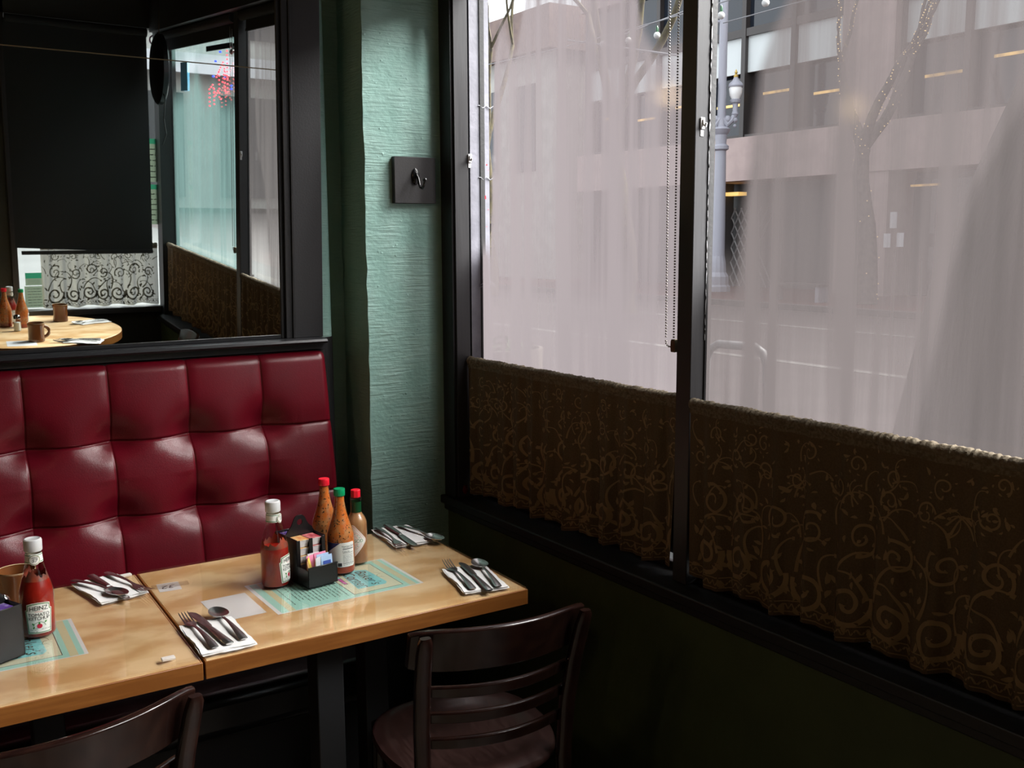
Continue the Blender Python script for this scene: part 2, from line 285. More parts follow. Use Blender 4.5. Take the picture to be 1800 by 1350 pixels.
# ------------------------------------------------------------------ mesh helpers
class MB:
    def __init__(s): s.v = []; s.f = []; s.m = []
    def add(s, vs, fs, m=0, T=None):
        o = len(s.v)
        for p in vs:
            p = Vector(p); s.v.append(T @ p if T else p)
        for f in fs: s.f.append([i+o for i in f]); s.m.append(m)
        return s
    def box8(s, P, m=0):
        return s.add(P, [(0, 3, 2, 1), (4, 5, 6, 7), (0, 1, 5, 4), (1, 2, 6, 5), (2, 3, 7, 6), (3, 0, 4, 7)], m)
    def box(s, x0, x1, y0, y1, z0, z1, m=0, T=None):
        P = [(x0, y0, z0), (x1, y0, z0), (x1, y1, z0), (x0, y1, z0), (x0, y0, z1), (x1, y0, z1), (x1, y1, z1), (x0, y1, z1)]
        return s.add(P, [(0, 3, 2, 1), (4, 5, 6, 7), (0, 1, 5, 4), (1, 2, 6, 5), (2, 3, 7, 6), (3, 0, 4, 7)], m, T)
    def loft(s, rings, m=0, closed=True, cap=True, loop=False):
        n = len(rings[0]); vs = [p for r in rings for p in r]; fs = []
        k = len(rings)
        for i in range(k if loop else k-1):
            for j in range(n if closed else n-1):
                a = i*n+j; b = i*n+(j+1) % n; i2 = (i+1) % k
                fs.append((a, b, i2*n+(j+1) % n, i2*n+j))
        if cap and closed and not loop:
            fs.append(tuple(range(n-1, -1, -1))); fs.append(tuple((k-1)*n+j for j in range(n)))
        return s.add(vs, fs, m)
    def lathe(s, prof, n=32, c=(0, 0, 0), m=0, cap=True):
        rings = [[(c[0]+r*cos(2*pi*j/n), c[1]+r*sin(2*pi*j/n), c[2]+z) for j in range(n)] for r, z in prof]
        return s.loft(rings, m, True, cap)
    def tube(s, pts, r, n=8, m=0, loop=False, flat=None):
        pts = [Vector(p) for p in pts]; rings = []; N = len(pts); up = Vector((0, 0, 1))
        for i, p in enumerate(pts):
            a = pts[(i-1) % N] if (loop or i > 0) else p; b = pts[(i+1) % N] if (loop or i < N-1) else p
            t = (b-a).normalized()
            x = t.cross(up)
            if x.length < 1e-3: x = t.cross(Vector((0, 1, 0)))
            x.normalize(); y = x.cross(t)
            rr = r[i] if isinstance(r, (list, tuple)) else r
            fy = flat or 1
            rings.append([p + x*rr*cos(2*pi*j/n) + y*rr*fy*sin(2*pi*j/n) for j in range(n)])
        return s.loft(rings, m, True, True, loop)
    def grid(s, nu, nv, fn, m=0):
        vs = [fn(i/(nu-1), j/(nv-1)) for j in range(nv) for i in range(nu)]
        fs = [(j*nu+i, j*nu+i+1, (j+1)*nu+i+1, (j+1)*nu+i) for j in range(nv-1) for i in range(nu-1)]
        return s.add(vs, fs, m)
    def prism(s, poly, z0, z1, m=0, T=None):
        n = len(poly); vs = [(x, y, z0) for x, y in poly]+[(x, y, z1) for x, y in poly]
        fs = [tuple(range(n-1, -1, -1)), tuple(range(n, 2*n))]+[(i, (i+1) % n, n+(i+1) % n, n+i) for i in range(n)]
        return s.add(vs, fs, m, T)
    def flat(s, tri, fn, m=0):
        vs, fs = tri
        return s.add([fn(p[0], p[1]) for p in vs], fs, m)
    def ball(s, c, r, nu=10, nv=6, m=0, sc=(1, 1, 1)):
        rings = []
        for i in range(1, nv):
            t = pi*i/nv
            rings.append([(c[0]+sc[0]*r*sin(t)*cos(2*pi*j/nu), c[1]+sc[1]*r*sin(t)*sin(2*pi*j/nu), c[2]-sc[2]*r*cos(t)) for j in range(nu)])
        return s.loft(rings, m)
    def build(s, name, mats, parent=None, smooth=35, bevel=0, seg=2):
        me = bpy.data.meshes.new(name); me.from_pydata([tuple(p) for p in s.v], [], s.f)
        mats = mats if isinstance(mats, (list, tuple)) else [mats]
        for x in mats: me.materials.append(M[x] if isinstance(x, str) else x)
        for p, k in zip(me.polygons, s.m): p.material_index = k
        me.update()
        if smooth:
            me.polygons.foreach_set('use_smooth', [True]*len(me.polygons)); me.set_sharp_from_angle(angle=math.radians(smooth))
        o = bpy.data.objects.new(name, me); C.objects.link(o)
        if parent: o.parent = parent
        if bevel:
            b = o.modifiers.new('bevel', 'BEVEL'); b.width = bevel; b.segments = seg; b.limit_method = 'ANGLE'; b.angle_limit = math.radians(40)
        return o
def tag(o, label, cat, group=None):
    o['label'] = label; o['category'] = cat
    if group: o['group'] = group
    return o
def thing(name, label, cat, loc=(0, 0, 0), rz=0, group=None, M4=None):
    o = bpy.data.objects.new(name, None); C.objects.link(o); o.empty_display_size = 0.05
    if M4 is not None: o.matrix_world = M4
    else: o.location = loc; o.rotation_euler = (0, 0, rz)
    return tag(o, label, cat, group)
def struct(o, label=None):
    o['kind'] = 'structure'
    if label: o['label'] = label
    return o
def dup(root, loc, rz, label=None, group=None, rot=None):
    r = root.copy(); C.objects.link(r); r.location = loc; r.rotation_euler = rot or (0, 0, rz)
    if label: r['label'] = label
    if group: r['group'] = group
    for ch in [c for c in bpy.data.objects if c.parent == root]:
        c = ch.copy(); C.objects.link(c); c.parent = r
        for g in [k for k in bpy.data.objects if k.parent == ch]:
            d = g.copy(); C.objects.link(d); d.parent = c
    return r
_tcache = {}
def text(s, size, shear=0.0, ax='CENTER', space=1.0):
    k = (s, size, shear, ax, space)
    if k not in _tcache:
        cu = bpy.data.curves.new('t', 'FONT'); cu.body = s; cu.size = size; cu.align_x = ax; cu.align_y = 'CENTER'; cu.shear = shear; cu.space_character = space; cu.resolution_u = 3
        o = bpy.data.objects.new('t', cu); C.objects.link(o)
        dg = bpy.context.evaluated_depsgraph_get(); me = bpy.data.meshes.new_from_object(o.evaluated_get(dg))
        _tcache[k] = ([tuple(v.co) for v in me.vertices], [tuple(p.vertices) for p in me.polygons])
        bpy.data.objects.remove(o); bpy.data.meshes.remove(me); bpy.data.curves.remove(cu)
    return _tcache[k]
def polytri(pts, step=0.004):
    # flat polygon in (u, v), sliced so that it can be wrapped round a bottle
    bm = bmesh.new(); bm.faces.new([bm.verts.new((x, y, 0)) for x, y in pts])
    x0 = min(p[0] for p in pts); x1 = max(p[0] for p in pts); k = x0+step
    while k < x1:
        bmesh.ops.bisect_plane(bm, geom=bm.verts[:]+bm.edges[:]+bm.faces[:], plane_co=(k, 0, 0), plane_no=(1, 0, 0)); k += step
    bmesh.ops.triangulate(bm, faces=bm.faces[:]); bm.verts.index_update()
    r = ([tuple(v.co[:2]) for v in bm.verts], [tuple(v.index for v in f.verts) for f in bm.faces]); bm.free(); return r
def rect(x0, x1, y0, y1): return [(x0, y0), (x1, y0), (x1, y1), (x0, y1)]
def circ(cx, cy, r, n=20, sx=1, sy=1): return [(cx+sx*r*cos(2*pi*i/n), cy+sy*r*sin(2*pi*i/n)) for i in range(n)]
def strip(pts, wd):
    # ribbon of width wd (number or list) along 2-D points
    vs = []; fs = []; n = len(pts)
    for i, p in enumerate(pts):
        a = pts[max(i-1, 0)]; b = pts[min(i+1, n-1)]; dx, dy = b[0]-a[0], b[1]-a[1]; l = math.hypot(dx, dy) or 1
        w2 = (wd[i] if isinstance(wd, list) else wd)/2
        vs += [(p[0]-dy/l*w2, p[1]+dx/l*w2), (p[0]+dy/l*w2, p[1]-dx/l*w2)]
        if i: fs.append((2*i-2, 2*i-1, 2*i+1, 2*i))
    return vs, fs
def squiggle(x0, x1, y, h, rnd, wd):
    # an unreadable handwritten line: separate wobbling words
    out = []; x = x0
    while x < x1:
        L = min(rnd.uniform(2, 6)*h, x1-x); n = max(4, int(L/h*5))
        out.append(strip([(x+L*i/n, y+h*.5*(rnd.random()-.5)*(1 if i % 2 else -1)) for i in range(n+1)], wd)); x += L+h*.9
    return out

# ------------------------------------------------------------------ the room
TW = tan(math.radians(1.65))
def wx(y, off): return off - y*TW               # x on the window side at depth y
def wbox(mb, y0, y1, z0, z1, o0, o1, m=0):
    P = []
    for z in (z0, z1):
        P += [(wx(y0, o0), y0, z), (wx(y0, o1), y0, z), (wx(y1, o1), y1, z), (wx(y1, o0), y1, z)]
    return mb.box8(P, m)
YF = -2.45; ZC = 2.62; XL = -4.2
struct(MB().box(XL, 1.4, YF-.15, 1.3, -.15, 0).build('floor', 'floor', smooth=0), 'worn dark floor with pale scuffed patches')
struct(MB().box(XL, 1.25, YF-.1, 1.3, ZC, ZC+.12).build('ceiling', 'ceiling', smooth=0))
struct(MB().box(XL-.1, XL, YF-.1, 1.3, 0, ZC).build('wall_left', 'darkwall', smooth=0))
struct(MB().box(XL, .612, .93, 1.0, 0, ZC).build('wall_back', 'teal', smooth=0), 'teal wall behind the bench and mirror')
struct(MB().box(XL, 1.1, 1.02, 1.12, 0, ZC).build('wall_recess', 'teal', smooth=0), 'shadowed teal wall in the recess')
mb = MB(); n = 14
poly = []
random.seed(3)
pill = MB()
# pillar with a slightly ragged left arris
K = 60
ring = []
for i in range(K+1):
    z = ZC*i/K; e = .720+.004*(z-.7)/1.3+random.uniform(-.0022, .0022)
    ring.append([(e, 1.02, z), (e+random.uniform(-.001, .001), .846, z), (1.045, .846, z), (1.045, 1.02, z)])
pill.loft(ring)
struct(pill.build('wall_pillar', 'teal', smooth=0), 'rough plastered teal pillar catching the window light')
# rounded end post of the bench wall
mb = MB().lathe([(.034, 1.245), (.034, ZC)], 20, (.617, .955, 0)); struct(mb.build('trim_1', 'teal'), 'rounded teal end of the mirror wall')
mb = MB().lathe([(.036, 0), (.036, 1.245)], 20, (.617, .955, 0)); struct(mb.build('trim_2', 'black_paint'), 'black painted lower end of the mirror wall')
# window side: dark green apron wall, sill, front wall
struct(wbox(MB(), YF, .86, 0, .715, 1.0, 1.12).build('wall_right', 'olive', smooth=0), 'dark green wall under the street windows')
mb = MB(); wbox(mb, YF, .846, .722, .747, .972, 1.10); wbox(mb, YF, .846, .700, .722, .985, 1.03)
struct(mb.build('trim_3', 'black_paint', bevel=.004), 'black window sill on the street side')
struct(wbox(MB(), YF, .86, 2.34, ZC, .98, 1.12).build('trim_4', 'black_paint', smooth=0), 'black header above the street windows')
struct(MB().box(.60, 1.05, .838, .846, 0, .56).build('baseboard_back', 'black_paint', smooth=0))
# jamb post
j = MB()
wbox(j, .776, .846, .747, 2.34, .998, 1.043, 0); wbox(j, .790, .846, .747, 2.34, 1.043, 1.050, 1); wbox(j, .778, .846, .747, 2.34, 1.050, 1.115, 2)
wbox(j, .784, .846, .747, 2.34, .990, .998, 1)
jo = struct(j.build('trim_5', ['frame_wood', 'black_paint', 'alu'], smooth=0), 'window jamb of charcoal wood and grey aluminium')
# torn tape edges and red paint flecks on the aluminium jamb
def on_jamb(px, z): return (px, .7775, z)
sp = MB(); rnd = random.Random(2)
for (x, z, a, b) in ((1.078, 1.74, .0022, .0022), (1.083, 1.725, .001, .001), (1.072, 1.645, .003, .006), (1.082, 1.61, .001, .0015), (1.068, 1.69, .0012, .001), (1.08, 1.38, .0012, .002), (1.071, 1.36, .002, .003), (1.066, 1.33, .001, .001), (1.076, 1.56, .0012, .001)):
    x += .006; sp.add([(x-a, .7775, z-b), (x+a, .7775, z-b*.6), (x+a*.6, .7775, z+b), (x-a*.7, .7775, z+b*.8)], [(0, 1, 2, 3)])
o = sp.build('paint_fleck', 'red_cap', jo, smooth=0); o['label'] = 'red paint flecks'
sp = MB()
for z in (1.905, 1.70, 1.385, 1.392):
    pts = [(1.055+.052*i/8, .7772-.0022*abs(sin(i*2.1+z*9)), z+.004*sin(i*1.7+z*30)) for i in range(9)]
    sp.tube(pts, .0013, 5)
sp.build('torn_tape', 'alu', jo)
# mullions (between panes 1/2 and 2/3) and the corner post
def mullion(name, y0, y1, label):
    mb = MB(); wbox(mb, y0, y1, .747, 2.34, 1.022, 1.075, 0); wbox(mb, y0+.003, y1-.003, .747, 2.34, 1.074, 1.078, 1)
    return struct(mb.build(name, ['frame_wood', 'black_paint'], bevel=.0015, seg=1), label)
mullion('trim_6', -.178, -.133, 'charcoal mullion between the two nearest panes')
mullion('trim_7', -1.06, -1.0, 'charcoal mullion seen in the mirror')
mb = MB(); wbox(mb, YF-.05, YF+.05, 0, 2.4, 1.01, 1.11); struct(mb.build('trim_8', 'black_paint', smooth=0), 'black corner post')

# fogged panes: fog thickness is a mesh attribute, glass plane GX
GX = 1.088
def smooth_(a, b, x):
    t = min(1, max(0, (x-a)/(b-a))); return t*t*(3-2*t)
def interp(tab, x):
    if x <= tab[0][0]: return tab[0][1]
    for (a, b), (c, d) in zip(tab, tab[1:]):
        if x <= c: return b+(d-b)*(x-a)/(c-a)
    return tab[-1][1]
def fog1(y, z):
    # fog tops out in fingers near the pillar, clears again by the mullion
    top = interp([(-.1, 1.95), (.03, 1.95), (.06, 1.99), (.085, 2.05), (.12, 2.4), (.50, 2.4), (.545, 2.20), (.575, 2.09), (.598, 2.03), (.622, 2.05), (.645, 2.10), (.662, 2.12), (.68, 2.10), (.70, 2.04), (.712, 1.9), (.72, 1.66), (.73, 1.5)], y)
    f = 1-smooth_(top-.05, top+.035, z)
    e = smooth_(.735, .70, y) if z > 1.72 else 1
    edge = .86+.14*smooth_(-.06, .1, y)
    if y < .03: f = max(f, .55*smooth_(1.96, 1.90, z))
    return f*e*edge*(.90+.10*smooth_(2.2, 1.2, z))
def fog2(y, z):
    edge = interp([(1.30, -.17), (1.372, -.178), (1.40, -.235), (1.449, -.255), (1.543, -.266), (1.636, -.278), (1.749, -.292), (1.86, -.306), (1.92, -.33), (1.98, -.37), (2.2, -.45)], z)
    f = smooth_(edge+.012, edge-.030, y)
    f = max(f, smooth_(1.52, 1.36, z))
    thin = interp([(1.10, -.60), (1.16, -.70), (1.237, -.712), (1.381, -.735), (1.46, -.75), (1.602, -.785), (1.757, -.87), (1.95, -.90)], z)
    t = smooth_(thin+.012, thin-.02, y)
    return f*(1-.30*t)*(.84+.14*smooth_(2.1, 1.4, z))
def fog3(y, z):
    d = 1.0
    top = interp([(-2.45, 2.0), (-2.1, 2.05), (-1.9, 2.14), (-1.75, 1.98), (-1.6, 2.06), (-1.45, 1.98), (-1.2, 1.98), (-1.06, 1.9)], y)
    d *= max(1-smooth_(top-.12, top+.06, z), .75*smooth_(2.14, 2.22, z))
    return d*(.85 if y < -1.2 else .9)
def pane(name, y0, y1, fogf, m, label, GX=GX):
    root = struct(thing(name, label, 'window', (wx((y0+y1)/2, GX), (y0+y1)/2, .75)), None)
    root['kind'] = 'structure'; del root['category']
    L = root.location
    nu, nv = 120, 150
    mb = MB().grid(nu, nv, lambda u, v: Vector((wx(y1+(y0-y1)*u, GX), y1+(y0-y1)*u, .75+(2.34-.75)*v))-L)
    o = mb.build('glass_pane', m, root)
    a = o.data.attributes.new('fog', 'FLOAT', 'POINT')
    vals = [fogf(p[1]+L.y, p[2]+L.z) for p in mb.v]
    a.data.foreach_set('value', vals)
    # unseen dark sheet, added to keep daylight out behind the cafe curtain
    mb = MB(); wbox(mb, y0, y1, .775, 1.155, GX+.012, GX+.02); mb.v = [p-L for p in mb.v]; mb.build('daylight_block', 'shade', root, smooth=0)
    mb = MB()
    for a0, a1, b0, b1 in ((y0, y0+.003, .75, 2.34), (y1-.003, y1, .75, 2.34), (y0, y1, .747, .76), (y0, y1, 2.32, 2.34)):
        wbox(mb, a0, a1, b0, b1, GX-.005, GX+.010)
    mb.v = [p-L for p in mb.v]; mb.build('pane_frame', 'black_paint', root, smooth=0)
    return root
w1 = pane('window_1', -.139, .778, fog1, 'fog', 'fogged street window beside the teal pillar')
w2 = pane('window_2', -1.0, -.178, fog2, 'fog_b', 'fogged street window with a clear strip by the mullion', 1.066)
w3 = pane('window_3', YF+.05, -1.06, fog3, 'fog_teal', 'teal-tinged fogged window seen in the mirror')
# ragged white sealant line along window 2
mb = MB(); rnd = random.Random(5); pts = []; rr = []
for i in range(90):
    z = 1.30+1.0*i/89; pts.append((wx(-.181, 1.060), -.1805+rnd.uniform(-.0006, .0006), z)); rr.append(max(.0004, (.0011 if z > 1.76 else .0005)*rnd.uniform(.3, 1.5)))
mb.tube(pts, rr, 5); mb.v = [p-w2.location for p in mb.v]; o = mb.build('sealant_bead', 'signwhite', w2); o['label'] = 'ragged white sealant bead'

# front wall (behind the camera, seen in the mirror): window_4 in it
fw = MB()
fw.box(XL, .315, YF-.10, YF, 0, ZC); fw.box(.315, 1.09, YF-.10, YF, 0, .79); fw.box(.30, 1.09, YF-.10, YF, 2.36, ZC)
struct(fw.build('wall_front', 'darkwall', smooth=0), 'dark wall behind the round table, seen in the mirror')
mb = MB(); mb.box(.28, .312, YF-.02, YF+.025, .79, 2.36); mb.box(.28, 1.06, YF-.02, YF+.05, .765, .80)
struct(mb.build('trim_9', 'frame_wood', bevel=.003), 'dark frame and sill of the front window')
w4 = struct(thing('window_4', 'front window behind the round table, seen in the mirror', 'window', (.69, YF-.05, .79))); del w4['category']
mb = MB().grid(40, 40, lambda u, v: (-.39+.79*u, 0, 1.57*v)); o = mb.build('glass_pane', 'fog_light', w4)
a = o.data.attributes.new('fog', 'FLOAT', 'POINT'); a.data.foreach_set('value', [1.0]*len(mb.v))
# pink lettering at the top of the front window and paper notices on it
mb = MB(); mb.flat(text('OW', .085, 0, 'CENTER', 1.1), lambda x, y: (1.045-x, YF-.045, 2.30+y)); tag(mb.build('window_lettering', 'pinksign', smooth=0), 'pink letters at the top of the front window, seen in the mirror', 'lettering')
def notice(x0, x1, z0, z1, label, head):
    mb = MB(); y = YF-.044
    zh = z1-(z1-z0)*head
    mb.add([(x0, y+.001, z0), (x1, y+.001, z0), (x1, y+.001, zh), (x0, y+.001, zh)], [(0, 1, 2, 3)], 0)
    if head: mb.add([(x0, y+.001, zh), (x1, y+.001, zh), (x1, y+.001, z1), (x0, y+.001, z1)], [(0, 1, 2, 3)], 1)
    rnd = random.Random(int(z0*1000)); h = (z1-z0)*.03
    k = zh-(z1-z0)*.12
    while k > z0+(z1-z0)*.1:
        for s in squiggle(x0+(x1-x0)*.15, x1-(x1-x0)*.15, k, h, rnd, h*.6): mb.flat(s, lambda a, b: (a, y+.0016, b), 2)
        k -= (z1-z0)*.13
    return tag(mb.build('paper_notice', ['notice_paper', 'notice_green', 'ink'], smooth=0), label, 'notice', 'notices on the front window')
notice(.352, .44, .93, 1.0, 'pale notice with a green heading, upper of two by the round table window corner', .45)
o = notice(.345, .445, .805, .925, 'torn pale green notice just above the front sill', 0)
notice(1.03, 1.085, 1.27, 1.50, 'narrow green-bordered notice low on the front window edge', .12)
notice(1.03, 1.085, 1.515, 1.76, 'narrow green-bordered notice higher on the front window edge', .12)

# roller blinds: rolled ones over the street windows, one pulled down on the front window
def blind(y0, y1, zb, label):
    L = Vector((wx((y0+y1)/2, 1.02), (y0+y1)/2, 2.32)); root = thing('roller_blind', label, 'roller blind', L, 0, 'black roller blinds')
    mb = MB(); mb.tube([(wx(y0, 1.035), y0, 2.32), (wx(y1, 1.035), y1, 2.32)], .022, 12); mb.v = [p-L for p in mb.v]; mb.build('roller_tube', 'shade', root)
    mb = MB(); wbox(mb, y0, y1, zb, 2.32, 1.052, 1.055); wbox(mb, y0, y1, zb-.012, zb, 1.049, 1.058); mb.v = [p-L for p in mb.v]; mb.build('blind_cloth', 'shade', root, smooth=0)
blind(-.11, .75, 2.24, 'black roller blind drawn up over the window beside the pillar')
blind(-.98, -.20, 2.268, 'black roller blind drawn up over the middle street window')
blind(YF+.08, -1.10, 2.255, 'black roller blind drawn up over the teal-tinged window, seen in mirror')
root = thing('roller_blind', 'large black roller blind pulled down over the front window, seen in mirror', 'roller blind', (.67, YF+.06, 2.33), 0, 'black roller blinds')
MB().tube([(-.36, 0, 0), (.35, 0, 0)], .024, 12).build('roller_tube', 'shade', root)
MB().grid(20, 20, lambda u, v: (-.375+.72*u, .012+.004*sin(u*7+v*2), -1.195*v+.035*(.5-u)*v)).build('blind_cloth', 'shade', root); bc = [c for c in bpy.data.objects if c.parent == root and c.name.startswith('blind_cloth')][0]
MB().box(-.345, .345, .004, .022, -1.215, -1.195).build('bottom_bar', 'shade', bc, smooth=0)

# ------------------------------------------------------------------ cafe curtains with lace scrolls
def scroll_set(W, H, rnd, dens=1.0):
    """ribbons in (s, z), z from 0 (hem) up to H"""
    R = []
    def spiral(cx, cy, r, turns, a0, sgn, wd):
        n = int(26*turns); pts = []; ws = []
        for i in range(n+1):
            t = i/n; a = a0+sgn*2*pi*turns*t; rr = r*(1-.86*t); pts.append((cx+rr*cos(a), cy+rr*sin(a)*1.12)); ws.append(wd*(1-.35*t)*(1 if t < .97 else 1.7))
        R.append(strip(pts, ws))
        for k in range(6):
            t = (k+.5)/7; a = a0+sgn*2*pi*turns*t; rr = r*(1-.86*t); b = a+sgn*.5; q = (cx+(rr+wd*1.7)*cos(b), cy+(rr+wd*1.7)*sin(b)*1.12)
            leaf(q[0], q[1], wd*rnd.uniform(1.5, 2.4), b+rnd.uniform(.5, 1.3)*sgn, wd)
    def leaf(x, y, L, a, wd):
        R.append(strip([(x+L*t*cos(a+.5*t), y+L*t*sin(a+.5*t)) for t in (0, .25, .5, .75, 1)], [wd*.2, wd*.75, wd*.9, wd*.55, wd*.05]))
    def vine(x, y, L, a, curl, wd):
        pts = []; ws = []
        for i in range(17):
            t = i/16; b = a+curl*t*t*2.2; pts.append((x, y)); ws.append(wd*(1-.6*t)); x += L/16*cos(b); y += L/16*sin(b)
        R.append(strip(pts, ws)); R.append(strip([(p[0]+wd*.1, p[1]) for p in pts[-2:]], wd*1.2))
    x = .02; k = 0
    while x < W-.02:
        r = rnd.uniform(.034, .046); y0 = .07+rnd.uniform(-.006, .008)
        spiral(x+r, y0, r, 1.55, pi*.9 if k % 2 else .3, 1 if k % 2 else -1, .0105)
        vine(x+.2*r, y0+r*.6, .13, 1.2+rnd.uniform(-.3, .3), rnd.choice((-1, 1)), .0075)
        vine(x+1.8*r, y0+.2*r, .10, 1.9, rnd.choice((-1, 1)), .0065)
        leaf(x+2.0*r, y0-.03, .022, 1.8, .009); leaf(x+.1*r, y0-.035, .02, .9, .008)
        spiral(x+r*1.3+rnd.uniform(-.01, .01), y0+.125+rnd.uniform(-.01, .012), r*.78, 1.4, rnd.uniform(0, 6), rnd.choice((-1, 1)), .0065)
        for q in range(3):
            vine(x+rnd.uniform(0, 2*r), y0+rnd.uniform(.08, .19), .07, rnd.uniform(.6, 2.5), rnd.choice((-1, 1)), .0045)
        spiral(x+rnd.uniform(.2, 1.6)*r, y0+.215+rnd.uniform(-.015, .01), r*.5, 1.2, rnd.uniform(0, 6), rnd.choice((-1, 1)), .0042)
        for q in range(int(10*dens)): leaf(x+rnd.uniform(0, 2.2*r), y0+rnd.uniform(-.03, .24), rnd.uniform(.010, .022), rnd.uniform(0, 6.3), rnd.uniform(.006, .010))
        spiral(x+rnd.uniform(.2, 1.8)*r, y0+.272+rnd.uniform(-.012, .008), r*.42, 1.15, rnd.uniform(0, 6), rnd.choice((-1, 1)), .0036)
        for q in range(3): vine(x+rnd.uniform(0, 2*r), y0+rnd.uniform(.17, .26), .055, rnd.uniform(.4, 2.7), rnd.choice((-1, 1)), .0036)
        for q in range(6): leaf(x+rnd.uniform(0, 2.2*r), y0+rnd.uniform(.2, .30), rnd.uniform(.008, .016), rnd.uniform(0, 6.3), rnd.uniform(.004, .007))
        x += 2*r*rnd.uniform(1.02, 1.18); k += 1
    # border band of little waves
    for yy in (.008, .030): R.append(strip([(W*i/80, yy) for i in range(81)], .0022))
    n = int(W/.016)
    for i in range(n):
        c = (i+.5)*W/n; R.append(strip([(c-.007+.014*t/6, .019+.0055*sin(t/6*2*pi)) for t in range(7)], .0028))
    return R
def curtain(name, P0, P1, ztop, zbot, amp, folds, mats, label, seed, inward, ends=(0, 0), tail=0.0):
    """P0, P1 rod ends (x, y); inward: unit vector to the room side"""
    rnd = random.Random(seed); P0 = Vector(P0+(0,)); P1 = Vector(P1+(0,)); W = (P1-P0).length; d = (P1-P0)/W; inw = Vector(inward)
    root = thing(name, label, 'curtain', ((P0+P1)/2+Vector((0, 0, zbot))), 0, 'lace cafe curtains')
    L = root.location; ph = [rnd.uniform(0, 6) for _ in range(4)]; H = ztop-zbot-.016
    def surf(s, z, off=0.0):
        v = 1-z/H; u = s/W
        a = amp*(.30+.70*v)
        dd = a*(sin(2*pi*folds*u+ph[0]+.8*sin(5*u+ph[1]))+.45*sin(2*pi*folds*2.3*u+ph[2]))
        pull = tail*v*v*(u-.5)
        zz = zbot+z+.006*v*sin(2*pi*folds*.55*u+ph[3])
        p = P0+d*(s+pull*W)+inw*(dd+off+amp*.9); p.z = zz
        return p-L
    nu = int(W/.006); cl = MB().grid(nu, 40, lambda u, v: surf(u*W, v*H)).build('curtain_cloth', mats[0], root)
    R = scroll_set(W, H, rnd); mb = MB()
    for r in R:
        vs = [(min(max(a, 0.001), W-.001), min(max(b, .001), H-.012)) for a, b in r[0]]
        mb.flat((vs, r[1]), lambda s, z: surf(s, z, .0011))
    mb.build('lace_scrollwork', mats[1], cl, smooth=60)
    # gathered rod pocket
    mb = MB(); rings = []; N = int(W/.0035)
    for i in range(N+1):
        s = W*i/N; rr = .0118+.0009*sin(s*420+2.5*sin(s*37))+.0010*sin(s*97+3*sin(s*23))+rnd.uniform(-.0006, .0006)
        rings.append([P0+d*s+inw*(rr*cos(2*pi*j/10)+amp*.5)+Vector((0, 0, ztop-.008+rr*1.05*sin(2*pi*j/10)))-L for j in range(10)])
    mb.loft(rings)
    # stitched ruffle under the pocket
    mb.grid(N//2, 4, lambda u, v: surf(u*W, H+.002-.014*v, .0016+.0010*sin(u*W*210+v)))
    mb.build('gathered_header', mats[2], cl)
    MB().tube([P0-d*ends[0]+inw*amp*.5+Vector((0, 0, ztop-.008))-L, P1+d*ends[1]+inw*amp*.5+Vector((0, 0, ztop-.008))-L], .005, 8).build('curtain_rod', 'brass', root)
    return root
CX = 1.045
cm = ('curtain', 'scroll', 'hem')
curtain('cafe_curtain', (wx(.772, CX), .772), (wx(-.128, CX), -.128), 1.172, .768, .0125, 11, cm, 'brown lace cafe curtain beside the teal pillar', 21, (-1, 0, 0), (.004, .004), -.02)
curtain('cafe_curtain', (wx(-.176, CX-.012), -.180), (wx(-.996, CX-.012), -.996), 1.170, .768, .0115, 9, cm, 'brown lace cafe curtain on the nearest street window', 33, (-1, 0, 0), (.002, .002), -.01)
curtain('cafe_curtain', (wx(-1.064, CX), -1.064), (wx(YF+.06, CX), YF+.06), 1.170, .768, .0085, 13, cm, 'brown lace cafe curtain under the teal-tinged window, seen in the mirror', 45, (-1, 0, 0))
curtain('cafe_curtain', (.425, YF+.012), (1.055, YF+.012), 1.165, .812, .008, 8, ('sheer', 'sheer_scroll', 'hem'), 'backlit pale lace cafe curtain on the front window, seen in the mirror', 57, (0, 1, 0), (.10, .0))

# bead chains with tensioner
def bead_chain(y, zb, label, dy=1):
    root = thing('blind_chain', label, 'blind chain', (wx(y, 1.03), y, zb), 0, 'blind chains')
    mb = MB(); a, b = .040, -.002
    N = int((2.27-zb)/.0062)
    for i in range(N):
        t = i/N; z = .006+(2.27-zb)*t
        mb.ball((.0, (.019+.008*t)*dy, z+.012), .0025, 6, 4); mb.ball((0, (-.007+.005*t)*dy, z), .0025, 6, 4)
    for i in range(8):
        t = pi*i/7; mb.ball((0, (.006+.013*cos(t))*dy, -.004+.012-.012*sin(t)), .0025, 6, 4)
    mb.build('bead_string', 'bead', root)
    mb = MB().prism([(-.006, -.011), (.006, -.011), (.0075, -.006), (.0075, .012), (.005, .018), (-.005, .018), (-.0075, .012), (-.0075, -.006)], -.005, .005, 0, Matrix(((0, 0, 1, 0), (1, 0, 0, -.009*dy), (0, 1, 0, -.004), (0, 0, 0, 1))))
    mb.lathe([(.0025, 0), (.0025, .003)], 10, (0, 0, 0)); mb.build('tensioner', 'brass', root, bevel=.0012)
bead_chain(-.108, 1.285, 'beaded blind chain hanging beside the near mullion')
bead_chain(-1.115, 1.27, 'beaded blind chain on the far mullion, seen in the mirror', -1)

